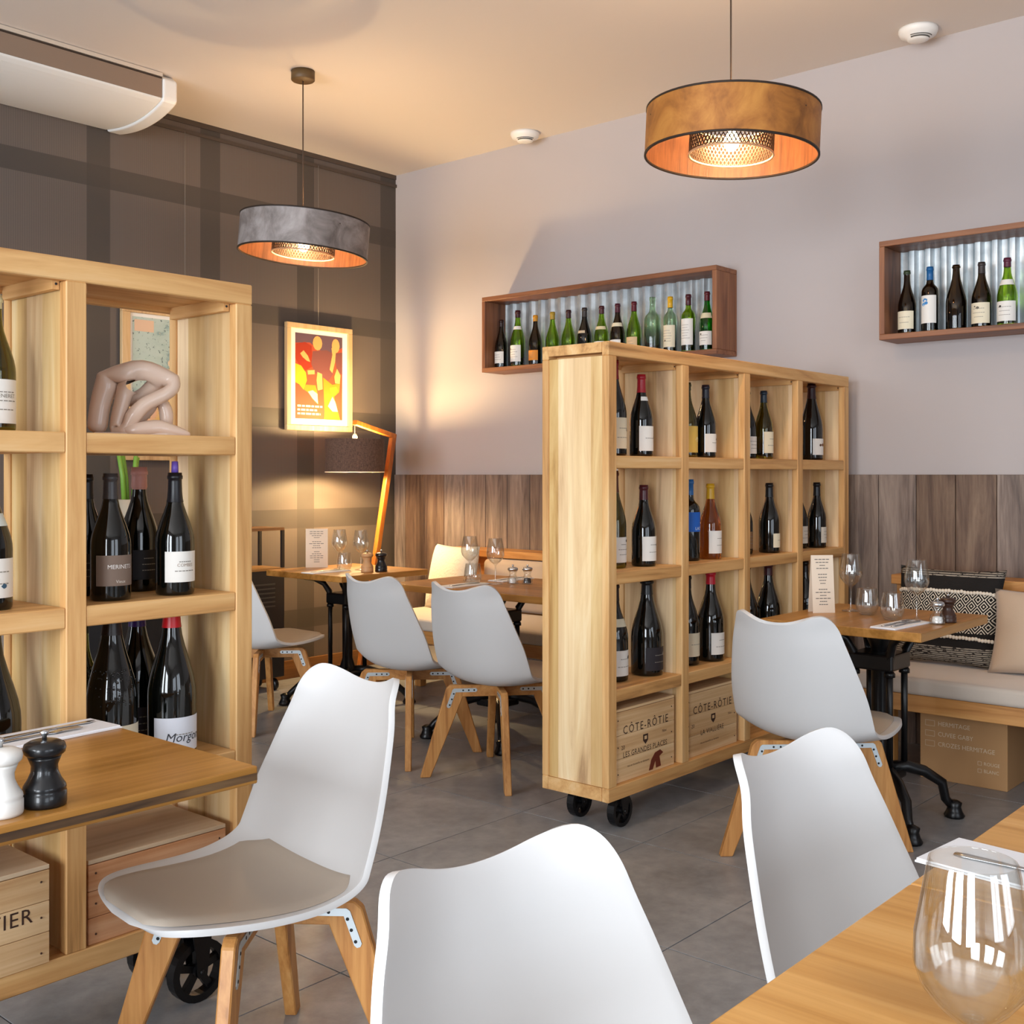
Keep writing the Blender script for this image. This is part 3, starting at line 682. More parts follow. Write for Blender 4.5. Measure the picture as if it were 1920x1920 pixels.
# shelving unit by the wainscot
g3 = 'bottles in the four column unit'
S1, S2, S3 = 1.348, .932, .512
R_ = [
 ('tall dark bottle with red capsule at the end of the top shelf', 3.425, 2.49, S1, 'burg', .36, .047, 'dark', '#8a1420', .2, (.08, .40, 62, CRM), None, [('l', 2), ('b', .5, .6, .006, '#2a2622')]),
 ('bottle with crimson capsule and wide white label in the first top compartment', 3.553, 2.455, S1, 'burg', .312, .045, 'dark', '#9c1a26', .22, (.07, .37, 66, W_), (.68, .73, 60, W_), [('l', 1), ('b', .7, .55, .006, '#2a2622')]),
 ('olive bottle with yellow label in the second top compartment', 3.915, 2.48, S1, 'burg', .305, .042, 'olive', '#3a3a1c', .1, (.07, .42, 66, '#d9b85a'), None, [('b', .2, .5, .012, '#e8d59a'), ('b', .5, .3, .008, '#c98f2a')]),
 ('dark bottle with white label in the second top compartment', 4.015, 2.455, S1, 'burg', .30, .043, 'dark', '#1c1c28', .18, (.08, .33, 62, W_), None, [('l', 1), ('b', .45, .7, .007, '#2a2622')]),
 ('dark bottle half hidden by the stile in the third top compartment', 4.415, 2.49, S1, 'burg', .30, .042, 'dark', '#26301c', .1, (.08, .33, 62, W_), None, None),
 ('olive green bottle with cream label in the third top compartment', 4.502, 2.455, S1, 'burg', .303, .042, 'olive', '#1a2a38', .17, (.09, .40, 60, CRM), None, [('l', 2)]),
 ('large dark bottle alone in the last top compartment', 4.985, 2.465, S1, 'champ', .365, .054, 'dark', '#2a0e14', .2, (.07, .28, 58, W_), None, [('b', .1, .62, .009, '#7a4a2a'), ('b', -.25, .6, .007, '#5a3a22'), ('b', .4, .6, .006, '#8a5a3a')]),
 ('tall olive bottle with brown capsule in the first middle compartment', 3.425, 2.49, S2, 'burg', .362, .046, 'olive', '#5c2a1a', .22, (.06, .32, 62, W_), None, [('l', 3), ('b', .4, .85, .006, '#2a2622'), ('b', .65, .85, .006, '#2a2622')]),
 ('dark bottle with maroon capsule and large white label in the first middle compartment', 3.569, 2.455, S2, 'burg', .308, .047, 'dark', '#4a1a20', .18, (.07, .37, 62, W_), None, [('l', 2), ('b', .5, .65, .007, '#8a857c')]),
 ('dark bottle with bright blue capsule and blue label', 3.915, 2.47, S2, 'bord', .328, .043, 'dark', '#2a6cae', .19, (.36, .60, 66, '#1e62c0'), None, [('t', 'LAST', .017, .16, '#d9e6f4')]),
 ('amber wine bottle with yellow wax capsule and white label', 4.052, 2.455, S2, 'burg', .31, .046, 'amber', '#c99a1e', .2, (.08, .38, 66, W_), None, [('l', 2)]),
 ('dark bottle mostly hidden by the stile in the third middle compartment', 4.40, 2.50, S2, 'burg', .30, .042, 'dark', '#2a1a14', .15, (.08, .33, 62, '#8a6a4a'), None, None),
 ('dark bottle with black capsule and cream label in the third middle compartment', 4.553, 2.455, S2, 'burg', .31, .047, 'dark', '#15161a', .2, (.08, .28, 52, CRM, 12), None, [('l', 1), ('b', .55, .3, .004, '#2a2622')]),
 ('bottle behind the front one in the last middle compartment', 4.92, 2.50, S2, 'burg', .30, .043, 'dark', '#15161a', .1, (.08, .35, 60, '#d8d2c4'), None, None),
 ('dark bottle with black capsule and grey label in the last middle compartment', 5.02, 2.455, S2, 'burg', .31, .045, 'dark', '#101114', .2, (.08, .32, 52, '#cfc8ba', 14), None, None),
 ('magnum with white label and cream collar in the first lower compartment', 3.425, 2.49, S3, 'burg', .362, .053, 'dark', '#2a1a1a', .18, (.06, .32, 64, W_), (.56, .64, 70, CRM), [('l', 2), ('b', .4, .72, .008, '#3a362f')]),
 ('broad black magnum with dark printed label in the first lower compartment', 3.612, 2.47, S3, 'champ', .366, .062, 'dark', '#0e0f12', .16, (.06, .30, 60, '#241f24'), None, [('l', 2), ('b', .35, .7, .008, '#8a8078'), ('b', .5, .55, .005, '#8a8078')]),
 ('dark bottle with cream label in the second lower compartment', 3.91, 2.48, S3, 'burg', .362, .052, 'dark', '#15100e', .15, (.10, .36, 60, CRM), None, [('l', 1)]),
 ('magnum with bright red capsule and white label in the second lower compartment', 4.062, 2.46, S3, 'burg', .37, .056, 'dark', '#b3142a', .15, (.08, .32, 56, W_), None, [('l', 2)]),
 ('dark magnum beside the stile in the third lower compartment', 4.41, 2.49, S3, 'burg', .372, .052, 'dark', '#14100e', .15, (.06, .25, 60, CRM), None, None),
 ('dark magnum with maroon neck in the third lower compartment', 4.552, 2.46, S3, 'burg', .375, .056, 'dark', '#3a0f18', .15, (.05, .22, 60, W_), None, None),
 ('dark bottle behind the menu card in the last lower compartment', 4.945, 2.48, S3, 'burg', .36, .05, 'dark', '#14100e', .15, (.06, .28, 60, W_), None, None)]
for lb, x, y, z, kd, hh, r, gl, cp, cl, la, nk, ar in R_:
    bottle(lb, x, y, z, kd, hh, r, gl, cp, cl, la, nk, group=g3, art=ar)
g4 = 'bottles in the unit with the sculpture'
S1, S2, S3 = 1.373, .990, .600
L_ = [
 ('olive bottle with white wax top at the left edge of the photo', 1.108, 2.47, S1, 'burg', .298, .043, 'olive', '#d8d2a8', .1, (.06, .38, 70, W_), None, [('t', 'CHENERET', .012, .62, '#8b857c'), ('l', 3)], False),
 ('bottle with small crest label at the left edge, middle row', 1.085, 2.445, S2, 'burg', .30, .047, 'dark', '#14100e', .1, (.09, .37, 62, W_), (.60, .69, 60, '#cfd8d4'), [('l', 2), ('b', .25, .3, .006, '#3a5a72')], False),
 ('broad dark magnum behind the napkin at the left edge', 1.09, 2.45, S3, 'champ', .37, .062, 'dark', '#14100e', .1, (.05, .26, 60, W_), None, None, False),
 ('dark bottle half hidden by the stile below the sculpture', 1.372, 2.565, S2, 'burg', .29, .042, 'dark', '#120f10', .2, (.08, .35, 60, '#3a3230'), None, None, False),
 ('dark bottle with brown MERINETS label below the sculpture', 1.356, 2.425, S2, 'burg', .292, .0455, 'dark', '#3c3838', .2, (.12, .36, 72, '#7a675a'), None, [('t', 'MERINETS', .0135, .62, '#e8e4de'), ('t', 'Vieux', .010, .14, '#d8d0c4')], False),
 ('dark bottle with dusty pink wax capsule below the sculpture', 1.512, 2.565, S2, 'burg', .305, .046, 'dark', '#cf958a', .17, (.1, .34, 50, '#181418'), None, [('l', 3)], True),
 ('dark bottle with purple stopper and white label below the sculpture', 1.522, 2.42, S2, 'burg', .294, .046, 'dark', '#141318', .24, (.11, .36, 62, W_), None, [('t', 'COMBES', .011, .55, '#a08c7c'), ('l', 2)], False),
 ('embossed dark magnum with cream label in the lower row', 1.362, 2.43, S3, 'champ', .385, .058, 'dark', '#1c100e', .2, (.07, .27, 55, '#d8cdb4', 15), None, [('t', 'n', .05, .55, '#2a2622')], False),
 ('dark magnum with violet capsule behind two others', 1.512, 2.575, S3, 'burg', .375, .055, 'dark', '#3a1c6a', .2, (.06, .28, 60, '#28202a'), None, None, False),
 ('large bottle with red capsule and white Morgon label', 1.513, 2.42, S3, 'champ', .375, .058, 'dark', '#b8141c', .17, (.05, .27, 75, '#dcdfe8'), None, [('t', 'Morgon', .03, .42, '#3a3c44'), ('l', 1)], False),
 ('olive bottle peeking out behind the embossed magnum', 1.365, 2.575, S3, 'burg', .33, .046, 'olive', '#33361c', .1, None, None, None, False)]
for lb, x, y, z, kd, hh, r, gl, cp, cl, la, nk, ar, wx in L_:
    b = bottle(lb, x, y, z, kd, hh, r, gl, cp, cl, la, nk, group=g4, art=ar, wax=wx)
    if 'purple' in lb: MB().lathe([(0, .293), (.0085, .293), (.0085, .308), (.0075, .322), (0, .323)], 14).build('stopper', P('stopper_purple', '#6a52b0', .4), b)
    if 'embossed' in lb:
        mb = MB(); 
        for q in range(90):
            a = random.gauss(-PI / 2 - .35, .5); zz = random.uniform(.15, .23); rr = rad_at(PROF['champ'], .058, .385, zz)
            mb.sphere((rr * math.cos(a), rr * math.sin(a), zz), random.uniform(.0015, .003), seg=6, rings=4)
        mb.build('embossing', M_bottle_dark, b, recalc=False, kind='stuff')

# ------------------------------------------------------------------ wall shelves (boxes) with corrugated metal backs
t = NT('galvanised'); v = t.obj(); n = t.noise(v, 14, 4)
t.l(t.ramp(n, [(.3, rgb('#b3bdc2')), (.7, rgb('#d8e0e3'))]), t.b.inputs['Base Color']); t.set(Roughness=.38, Metallic=.75); M_galv = t.m
def wall_box(label, y0, y1):
    z0, z1, D, th = 1.91, 2.372, .21, .026
    b = thing('wall_shelf', label, 'shelf', (XW, y0, z0), 0, 'wooden box shelves on the mauve wall')
    L = y1 - y0; H = z1 - z0
    MB().box(-D, 0, 0, L, 0, th).build('bottom_board', M_waly, b, bevel=.002, seg=1)
    MB().box(-D, 0, 0, L, H - th, H).build('top_board', M_waly, b, bevel=.002, seg=1)
    MB().box(-D, 0, 0, th, th, H - th).build('side_board', M_walz, b, bevel=.002, seg=1)
    MB().box(-D, 0, L - th, L, th, H - th).build('side_board', M_walz, b, bevel=.002, seg=1)
    n = int((L - 2 * th) / .076) * 10
    prof = lambda k: -.018 - .009 * max(-.62, min(.62, math.sin(2 * PI * k / 10))) / .62
    vs = []; fs = []
    for k in range(n + 1):
        yy = th + (L - 2 * th) * k / n
        vs += [(prof(k), yy, th), (prof(k), yy, H - th)]
        if k: fs.append((2 * k - 2, 2 * k, 2 * k + 1, 2 * k - 1))
    MB().add(vs, fs, 0, False).build('corrugated_back', M_galv, b, recalc=False)
wall_box('long walnut box shelf with corrugated metal back and thirteen bottles', 3.06, 4.72)
wall_box('walnut box shelf with corrugated metal back at right edge', .53, 2.186)

# ------------------------------------------------------------------ wine crates and cardboard box
def crate(label, x0, x1, y0, z0, hh, dep, m, texts, lid=None, ink=None):
    c = thing('wine_crate', label, 'crate', (x0, y0, z0), 0, 'printed wooden wine crates')
    w = x1 - x0; th = .009; n = 3
    for k in range(n):
        za, zb = hh * k / n, hh * (k + 1) / n - .0012
        MB().box(0, w, 0, th, za, zb).build('front_slat', m, c, bevel=.001, seg=1)
    MB().box(0, w, dep - th, dep, 0, hh).build('back_board', m, c)
    MB().box(0, th, th, dep - th, 0, hh).build('end_board', m, c); MB().box(w - th, w, th, dep - th, 0, hh).build('end_board', m, c)
    MB().box(0, w, 0, dep, hh + .0005, hh + .010).build('lid', lid or m, c, bevel=.001, seg=1)
    for s_, size, u, zf, sp in texts:
        mb = MB(); add_text(mb, s_, size, lambda a, b: (w * u + a, -.0006, hh * zf + b), spacing=sp); mb.build('branded_text', M_ink, c, recalc=False)
    for u, zf, rr_ in (ink or []):
        e = MB().prism([(w * u - rr_, hh * zf + rr_), (w * u + rr_, hh * zf + rr_), (w * u + rr_, hh * zf - rr_ * .4), (w * u, hh * zf - rr_ * 1.3), (w * u - rr_, hh * zf - rr_ * .4)], .0003, .0008, lambda a, b, q: (a, -q, b)).build('branded_crest', M_ink, c)
        MB().prism(rect2(w * u - rr_ * .5, w * u + rr_ * .5, hh * zf - rr_ * .2, hh * zf + rr_ * .6), .0009, .001, lambda a, b, q: (a, -q, b)).build('crest_field', P('crate_bare', '#d6b184', .7), e)
    mb = MB()
    for u in (.05, .95):
        for zf in (.12, .5, .88): mb.sphere((w * u, -.0003, hh * zf), .0025, seg=6, rings=4)
    mb.build('nail', M_ink, c, kind='stuff')
    return c
c = crate('pine wine crate printed COTE-ROTIE LES GRANDES PLACES', 3.285, 3.672, 2.385, .1685, .255, .265, M_crate,
      [('C\u00d4TE-R\u00d4TIE', .043, .51, .72, 1.25), ('LES GRANDES PLACES', .028, .5, .37, 1.05), ('20', .022, .13, .48, 1), ('mis en bouteille au domaine', .011, .38, .2, 1.1), ('750ml', .012, .82, .55, 1)], ink=[(.5, .52, .016)])
MB().prism([(.215, .008), (.23, .045), (.255, .068), (.29, .074), (.31, .06), (.285, .05), (.295, .012), (.262, .01), (.258, .038), (.24, .008)], .0003, .001, lambda a, b, q: (a, -q, b)).build('red_emblem', M_inkred, c)
crate('pine wine crate printed COTE-ROTIE LA VIALLIERE', 3.755, 4.145, 2.385, .1685, .25, .265, M_crate,
      [('C\u00d4TE-R\u00d4TIE', .043, .51, .72, 1.25), ('LA VIALLI\u00c8RE', .028, .5, .34, 1.1), ('20', .022, .13, .48, 1), ('mis en bouteille au domaine', .011, .45, .18, 1.1), ('750ml', .012, .85, .52, 1)], ink=[(.52, .53, .016)])
crate('pale pine crate branded TIER at the left edge', .80, 1.166, 2.338, .2355, .2, .28, M_crate, [('TIER', .045, .77, .55, 1.1)], lid=M_cratetop)
crate('reddish wooden crate behind the chair seat with pale lid', 1.262, 1.62, 2.352, .2355, .178, .28, M_crater, [], lid=M_cratetop)
cb = thing('cardboard_box', 'brown cardboard wine box printed HERMITAGE under the bench', 'box', (4.735, 1.49, 0))
MB().box(0, .30, 0, .355, 0, .305).build('carton', M_card, cb, bevel=.002, seg=1)
MB().box(.0, .30, .176, .179, .305, .3055).build('flap_seam', P('seam_dark', '#6b4c2e', .9), cb)
ff = lambda a, b: (-.0008, .355 - a, b)
for s_, zz, tx, bx0, bw_, bh, sz in (('HERMITAGE', .235, .075, .022, .040, .012, .026), ('CUVEE GABY', .192, .075, .022, .040, .012, .026), ('CROZES HERMITAGE', .150, .075, .022, .040, .012, .026), ('ROUGE', .098, .262, .238, .016, .008, .02), ('BLANC', .068, .262, .238, .016, .008, .02)):
    mb = MB(); add_text(mb, s_, sz, lambda a, b: ff(tx + a, zz + b), align='LEFT', sx=.95); mb.build('printed_text', M_cardw, cb, recalc=False)
    mb = MB()
    for q in (rect2(bx0, bx0 + bw_, zz - bh, zz - bh + .0015), rect2(bx0, bx0 + bw_, zz + bh - .0015, zz + bh), rect2(bx0, bx0 + .0015, zz - bh + .0015, zz + bh - .0015), rect2(bx0 + bw_ - .0015, bx0 + bw_, zz - bh + .0015, zz + bh - .0015)):
        mb.add([ff(a, b) for a, b in q], [(0, 1, 2, 3)])
    mb.build('tick_box', M_cardw, cb)

# ------------------------------------------------------------------ sculpture, pot with stems, dark cabinet
st = thing('sculpture', 'pale glazed sculpture of a crouching figure with bowed head', 'sculpture', (1.468, 2.485, 1.373), math.radians(-31))
chains = [[(-86, 4, 0, 17), (-80, 60, 0, 17), (-64, 118, 0, 20), (-38, 148, 0, 21), (4, 146, 0, 20), (42, 138, -4, 21), (62, 118, -6, 15)],
          [(62, 118, -6, 15), (68, 100, -16, 13), (44, 84, -26, 12), (8, 66, -28, 13), (-18, 36, -26, 14), (-30, 12, -24, 10)],
          [(-38, 148, 0, 21), (-26, 112, -12, 15), (-34, 76, -16, 13), (-44, 36, -18, 12), (-48, 8, -20, 9)],
          [(-28, 16, 8, 16), (2, 52, 12, 16), (36, 84, 8, 15), (52, 56, 6, 13), (52, 12, 6, 10)],
          [(-44, 8, -30, 8), (-6, 12, -32, 13), (36, 18, -28, 15), (70, 10, -22, 11), (100, 3, -16, 4)],
          [(42, 138, -4, 21), (30, 110, 10, 14), (4, 88, 22, 11), (-30, 70, 24, 12)]]
me = bpy.data.meshes.new('figure'); idx = {}; vs = []; es = []; rs = []
k = .00117
for ch in chains:
    prev = None
    for a, b, dpt, r in ch:
        key = (a, b, dpt)
        if key not in idx: idx[key] = len(vs); vs.append((a * k, dpt * k, b * k)); rs.append(r * k * 1.3)
        if prev is not None: es.append((prev, idx[key]))
        prev = idx[key]
# join the separate chains to the body so that it is one surface
def link(p, q): es.append((idx[p], idx[q]))
link((-28, 16, 8), (-48, 8, -20)); link((-44, 8, -30), (-48, 8, -20)); link((-30, 12, -24), (-44, 8, -30)); link((52, 12, 6), (70, 10, -22))
me.from_pydata(vs, es, []); me.materials.append(M_ceramic)
fo = bpy.data.objects.new('figure', me); COL.objects.link(fo); fo.parent = st
sk = fo.modifiers.new('skin', 'SKIN'); sk.use_smooth_shade = True
for i, vv in enumerate(me.skin_vertices[0].data): vv.radius = (rs[i], rs[i]); vv.use_root = (i == 0)
fo.modifiers.new('sub', 'SUBSURF').levels = 2; fo.modifiers['sub'].render_levels = 2
MB().prism([(-.105, -.045), (.06, -.05), (.115, -.02), (.1, .035), (-.09, .04)], 0, .008, lambda a, b, q: (a, b, q)).build('plinth', M_ceramic, st, bevel=.003)

cab = thing('metal_cabinet', 'black metal cabinet with open top frame against the plaid wall', 'cabinet', (3.0, 5.44, 0))
M_cab = P('cabinet_black', '#1d1a1a', .45)
Wc, Dc = 1.16, .24
MB().box(0, Wc, 0, Dc, .08, .715).build('body', M_cab, cab, bevel=.004)
for (xx, yy) in ((0, 0), (Wc - .018, 0), (0, Dc - .018), (Wc - .018, Dc - .018)): MB().box(xx, xx + .018, yy, yy + .018, .715, .95).build('post', M_cab, cab)
MB().box(0, Wc, 0, Dc, .95, .966).build('top_shelf', P('cab_wood', '#6b4a2c', .5), cab)
MB().box(0, Wc, -.002, Dc, .715, .728).build('shelf_board', P('cab_shelf', '#8a6434', .5), cab)
for q in range(6): MB().box(Wc - .30, Wc - .07, -.004, 0, .50 + q * .026, .508 + q * .026).build('louvre_slot', P('louvre_slot', '#3a3634', .4), cab)
for (xx, yy) in ((.05, .04), (Wc - .05, .04), (.05, Dc - .04), (Wc - .05, Dc - .04)):
    MB().lathe([(.002, -.012), (.035, -.012), (.035, .012), (.002, .012)], 16, closed=True, c=(xx, yy, .035), M=Matrix.Rotation(PI / 2, 4, 'Y')).box(xx - .006, xx + .006, yy - .006, yy + .006, .03, .082).build('caster', M_black, cab)
pt = thing('plant_pot', 'tapered stone coloured pot with thick green stems on the cabinet', 'plant', (3.235, 5.585, .966))
MB().lathe([(0, 0), (.042, 0), (.068, .18), (.062, .18), (.05, .15), (0, .15)], 24).build('pot', M_pot, pt)
for (a, b, l_, tx, ty) in ((-.03, 0, .46, -.04, 0), (-.005, .015, .42, -.015, .02), (.018, -.01, .47, .01, -.01), (.03, .02, .4, .035, .01)):
    MB().tube([(a, b, .12), (a + tx * .3, b + ty * .3, .12 + l_ * .4), (a + tx, b + ty, .12 + l_ * .72)], [.014, .013, .011], 10).build('stem', M_stem, pt)

# ------------------------------------------------------------------ chairs
def lerp_list(tab, s):
    n = len(tab) - 1; q = max(0, min(n - 1e-6, s * n)); i = int(q); f = q - i
    p0 = tab[max(i - 1, 0)]; p1 = tab[i]; p2 = tab[i + 1]; p3 = tab[min(i + 2, n)]
    return tuple(.5 * (2 * b + (c_ - a) * f + (2 * a - 5 * b + 4 * c_ - d) * f * f + (3 * b - a - 3 * c_ + d) * f ** 3) for a, b, c_, d in zip(p0, p1, p2, p3))
# y, z, half width, edge curl
CH = [(.300, .424, .04, .0), (.296, .431, .095, .0), (.283, .438, .148, .002), (.25, .440, .190, .004), (.19, .432, .216, .009), (.11, .419, .231, .016), (.03, .408, .239, .026), (-.03, .403, .243, .038), (-.08, .405, .245, .050),
      (-.122, .418, .245, .060), (-.152, .445, .244, .066), (-.174, .49, .242, .068), (-.193, .548, .237, .066), (-.214, .612, .223, .062), (-.236, .678, .206, .060), (-.257, .735, .188, .060), (-.272, .778, .172, .066), (-.282, .804, .156, .066), (-.287, .818, .130, .066), (-.289, .823, .08, .066)]
def chair_pt(u, s, off=0, wmul=1.0):
    y, z, w, c_ = lerp_list(CH, s); y2, z2, _, _ = lerp_list(CH, min(1, s + .01)); y1, z1, _, _ = lerp_list(CH, max(0, s - .01))
    ty, tz = y2 - y1, z2 - z1; L = math.hypot(ty, tz); ny, nz = tz / L, -ty / L     # towards the sitter
    k_ = 2 * u - 1; e = c_ * (abs(k_ * wmul) * w / max(w, .178)) ** 2.3 + off
    dip = max(0, (s - .72) / .28) ** 1.5 * (.032 * (min(abs(k_ * w), .142) / .142) ** 2 - .014)     # the top edge sinks in the middle
    return (k_ * w * wmul, y + ny * e, z + nz * e + dip)
def make_chair():
    c = thing('dining_chair', 'x', 'chair', (0, 0, 0))
    o = MB().grid(lambda u, s: chair_pt(u, s), 19, 44).build('shell', M_shell, c, recalc=False)
    m = o.modifiers.new('sub', 'SUBSURF'); m.levels = 1; m.render_levels = 1
    m = o.modifiers.new('solid', 'SOLIDIFY'); m.thickness = .013; m.offset = 1 ; m.use_even_offset = False
    m = o.modifiers.new('bev', 'BEVEL'); m.width = .004; m.segments = 2; m.limit_method = 'ANGLE'; m.angle_limit = math.radians(50)
    # seat pad
    def pad(u, s):
        t_ = .075 + s * .425
        edge = max(0, 1 - max(abs(2 * u - 1) ** 6, abs(2 * s - 1) ** 8))
        rnd = 1 - .0 * s
        wm = .86 * (1 - max(0, (s - .82)) * 1.3) * (1 if s > .12 else .82 + s * 1.5)
        return chair_pt(u, t_, .001 + .010 * edge ** .5, wm)
    MB().grid(pad, 19, 22).build('seat_pad', M_pad, c, recalc=False)
    # crossed frame and splayed legs
    br = None
    for q in range(4):
        a = PI / 4 + q * PI / 2; ca, sa = math.cos(a), math.sin(a)
        def to3(rr, zz, hh): return (rr * ca - hh * sa, rr * sa + hh * ca, zz)
        leg = MB().prism([(.152, .338), (.148, .388), (.205, .388), (.222, .373), (.333, 0), (.290, 0)], -.014, .014, to3).build('leg', M_oakz, c, bevel=.003, seg=1)
        if q < 2: MB().prism([(-.158, .338), (.158, .338), (.158, .387), (-.158, .387)], -.0135, .0135, to3).build('cross_beam', M_oakx, c, bevel=.002, seg=1)
        for sd in (-1, 1):
            def t3(rr, zz, hh): return to3(rr, zz, sd * hh)
            L1 = [(.098, .358), (.092, .363), (.092, .369), (.098, .374), (.190, .374), (.197, .369), (.222, .301), (.219, .294), (.212, .292), (.206, .297), (.184, .358)]
            mb = MB().prism(L1, .0142, .0162, t3)
            for (rr, zz) in ((.105, .366), (.128, .366), (.152, .366), (.192, .352), (.2, .329), (.209, .305)):
                mb.prism([(rr + .0038 * math.cos(w_ * PI / 4), zz + .0038 * math.sin(w_ * PI / 4)) for w_ in range(8)], .0162, .0166, t3, 1)
            mb.build('bracket', [M_zinc, M_darkhole], leg)
    return c
CHG = 'grey white shell chairs on oak legs'
chairs = [(1.437, 1.968, 174, 'white shell chair turned sideways before the left shelving unit, seat in view'),
          (.955, .65, 261.5, 'white shell chair in the bottom centre, only its backrest shows'),
          (1.698, .64, 266, 'white shell chair whose backrest rises behind the honey coloured foreground table'),
          (3.545, 1.735, 0, 'grey white shell chair at the table with the menu by the wainscot'),
          (3.595, 3.77, 0, 'grey white shell chair between the two tables in the middle distance'),
          (3.585, 3.215, 4, 'grey white shell chair just left of the four column shelving unit'),
          (3.53, 4.80, 0, 'grey white shell chair half hidden by the left shelving unit, near the cabinet'),
          (1.52, 3.715, 90, 'white shell chair glimpsed between bottles behind the left shelving unit')]
ch0 = make_chair()
for i, (x, y, a, lb) in enumerate(chairs):
    o = ch0 if i == 0 else copy_tree(ch0)
    o.location = (x, y, 0); o.rotation_euler = (0, 0, math.radians(a - 90)); o['label'] = lb; o['group'] = CHG

# ------------------------------------------------------------------ tables
def table(label, x0, x1, y0, y1, mat, base=None, th=.032, zt=.75, splay=.24, band=False):
    cx, cy = (x0 + x1) / 2, (y0 + y1) / 2
    t_ = thing('dining_table', label, 'table', (cx, cy, 0), 0, 'wooden bistro tables on iron bases')
    MB().box(x0 - cx, x1 - cx, y0 - cy, y1 - cy, zt - th, zt).build('table_top', mat, t_, bevel=.003, seg=2)
    if band: MB().box(x0 - cx, x1 - cx - .002, y0 - cy - .0012, y0 - cy + .001, zt - th + .007, zt - .012).build('bark_edge', wood('bark_edge', ['#3a2614', '#5c4126', '#7a5c3a'], 0, 30, 3, .7), t_)
    bx_, by_ = (base[0] - cx, base[1] - cy) if base else (0, 0)
    b = zt - th
    MB().box(bx_ - .11, bx_ + .11, by_ - .11, by_ + .11, b - .012, b).build('mounting_plate', M_black, t_)
    MB().lathe([(0, b - .012), (.05, b - .012), (.045, b - .05), (.03, b - .08), (.028, .26), (.04, .22), (.05, .2), (.05, .15), (.03, .13), (0, .13)], 20, c=(bx_, by_, 0)).build('column', M_black, t_)
    MB().box(bx_ - .085, bx_ + .085, by_ - .085, by_ + .085, b - .155, b - .095).build('upper_collar', M_black, t_, bevel=.008)
    MB().box(bx_ - .075, bx_ + .075, by_ - .075, by_ + .075, .155, .19).build('lower_collar', M_black, t_, bevel=.008)
    for q in range(4):
        a = PI / 4 + q * PI / 2; ca, sa = math.cos(a), math.sin(a)
        f3 = lambda r, z: (bx_ + r * ca, by_ + r * sa, z)
        MB().tube([f3(.095, b - .10), f3(.095, .19)], .0125, 10).lathe([(.0, 0), (.02, 0), (.02, .012), (.015, .02), (0, .02)], 12, c=f3(.095, b - .175)).build('slender_rod', M_black, t_)
        MB().tube([f3(.095, b - .13), f3(.10, b - .09), f3(.13, b - .045), f3(.185, b - .018), f3(.24, b - .012)], [.017, .017, .015, .013, .011], 10).build('curved_arm', M_black, t_)
        R = splay * 1.414
        lg = MB().tube([f3(.03, .19), f3(.10, .195), f3(.17, .175), f3(.24, .13), f3(R - .03, .07), f3(R, .035)], [.024, .023, .021, .019, .017, .016], 10).build('curved_leg', M_black, t_)
        MB().lathe([(0, 0), (.034, 0), (.038, .008), (.03, .022), (.024, .04), (.028, .055), (.012, .064), (0, .064)], 14, c=f3(R + .004, 0)).build('claw_foot', M_black, lg)
    return t_
table('honey wooden table with salt and pepper mills at the left edge', .60, 1.24, 1.70, 2.30, M_tabx, (.735, 2.0), band=True)
table('foreground honey pine table under the large wine glass', .76, 1.439, -.08, .575, M_pine, (1.1, .16), splay=.2)
table('foreground honey pine table under the white napkin at the right edge', 1.441, 2.12, -.08, .575, M_pine, (1.78, .16), splay=.2)
table('wooden table set with two tumblers beside the patterned cushion', 3.73, 4.385, 1.45, 2.05, M_tabx, (4.06, 1.735), splay=.2)
table('longer wooden table behind the chairs beside the bench', 3.75, 4.42, 3.08, 4.09, M_taby, (4.1, 3.68))
table('wooden table with menu card nearest the floor lamp', 3.82, 4.45, 4.52, 5.16, M_tabx)

# ------------------------------------------------------------------ benches and cushions
def cushion_box(name, label, x0, x1, y0, y1, z0, z1, mat, bev, cat='cushion', group=None):
    o = MB().box(x0, x1, y0, y1, z0, z1).build(name, mat, bevel=bev, seg=4)
    for p_ in o.data.polygons: p_.use_smooth = True
    return tag(o, label, cat, group)
def bench(label, y0, y1, gi):
    X0 = 4.49
    b = thing('bench', label, 'bench', (X0, y0, 0), 0, 'oak benches along the wainscot')
    L = y1 - y0
    MB().box(0, .03, 0, L, .322, .392).build('front_rail', M_oaky, b, bevel=.002, seg=1)
    MB().box(.03, .76, 0, L, .372, .392).build('seat_board', M_oaky, b)
    MB().box(.03, .76, 0, .03, .322, .372).build('side_rail', M_oakx, b); MB().box(.03, .76, L - .03, L, .322, .372).build('side_rail', M_oakx, b)
    for yy in (.1, L - .15):
        MB().box(.27, .32, yy, yy + .05, 0, .372).build('leg', M_oakz, b, bevel=.002, seg=1); MB().box(.7, .75, yy, yy + .05, 0, .372).build('leg', M_oakz, b, bevel=.002, seg=1)
    MB().box(.67, .70, 0, L, .392, .775).build('backrest_board', M_oaky, b)
    MB().box(.60, .80, 0, L, .775, .818).build('backrest_ledge', M_oaky, b, bevel=.003, seg=1)
    return b
bench('oak bench under the right wainscot with a cardboard box below', .15, 2.12, 0)
bench('oak bench in the corner behind the longer table', 2.82, 5.05, 1)
cushion_box('bench_seat_cushion', 'long linen seat pad on the right bench', 4.475, 5.05, .17, 2.10, .393, .462, M_cushion, .018)
cushion_box('bench_seat_cushion', 'long linen seat pad on the corner bench', 4.475, 5.05, 2.84, 5.03, .393, .462, M_cushion, .018)
cushion_box('bench_back_cushion', 'upright linen back pad on the right bench', 5.05, 5.155, .2, 1.60, .463, .768, M_cushion, .03)
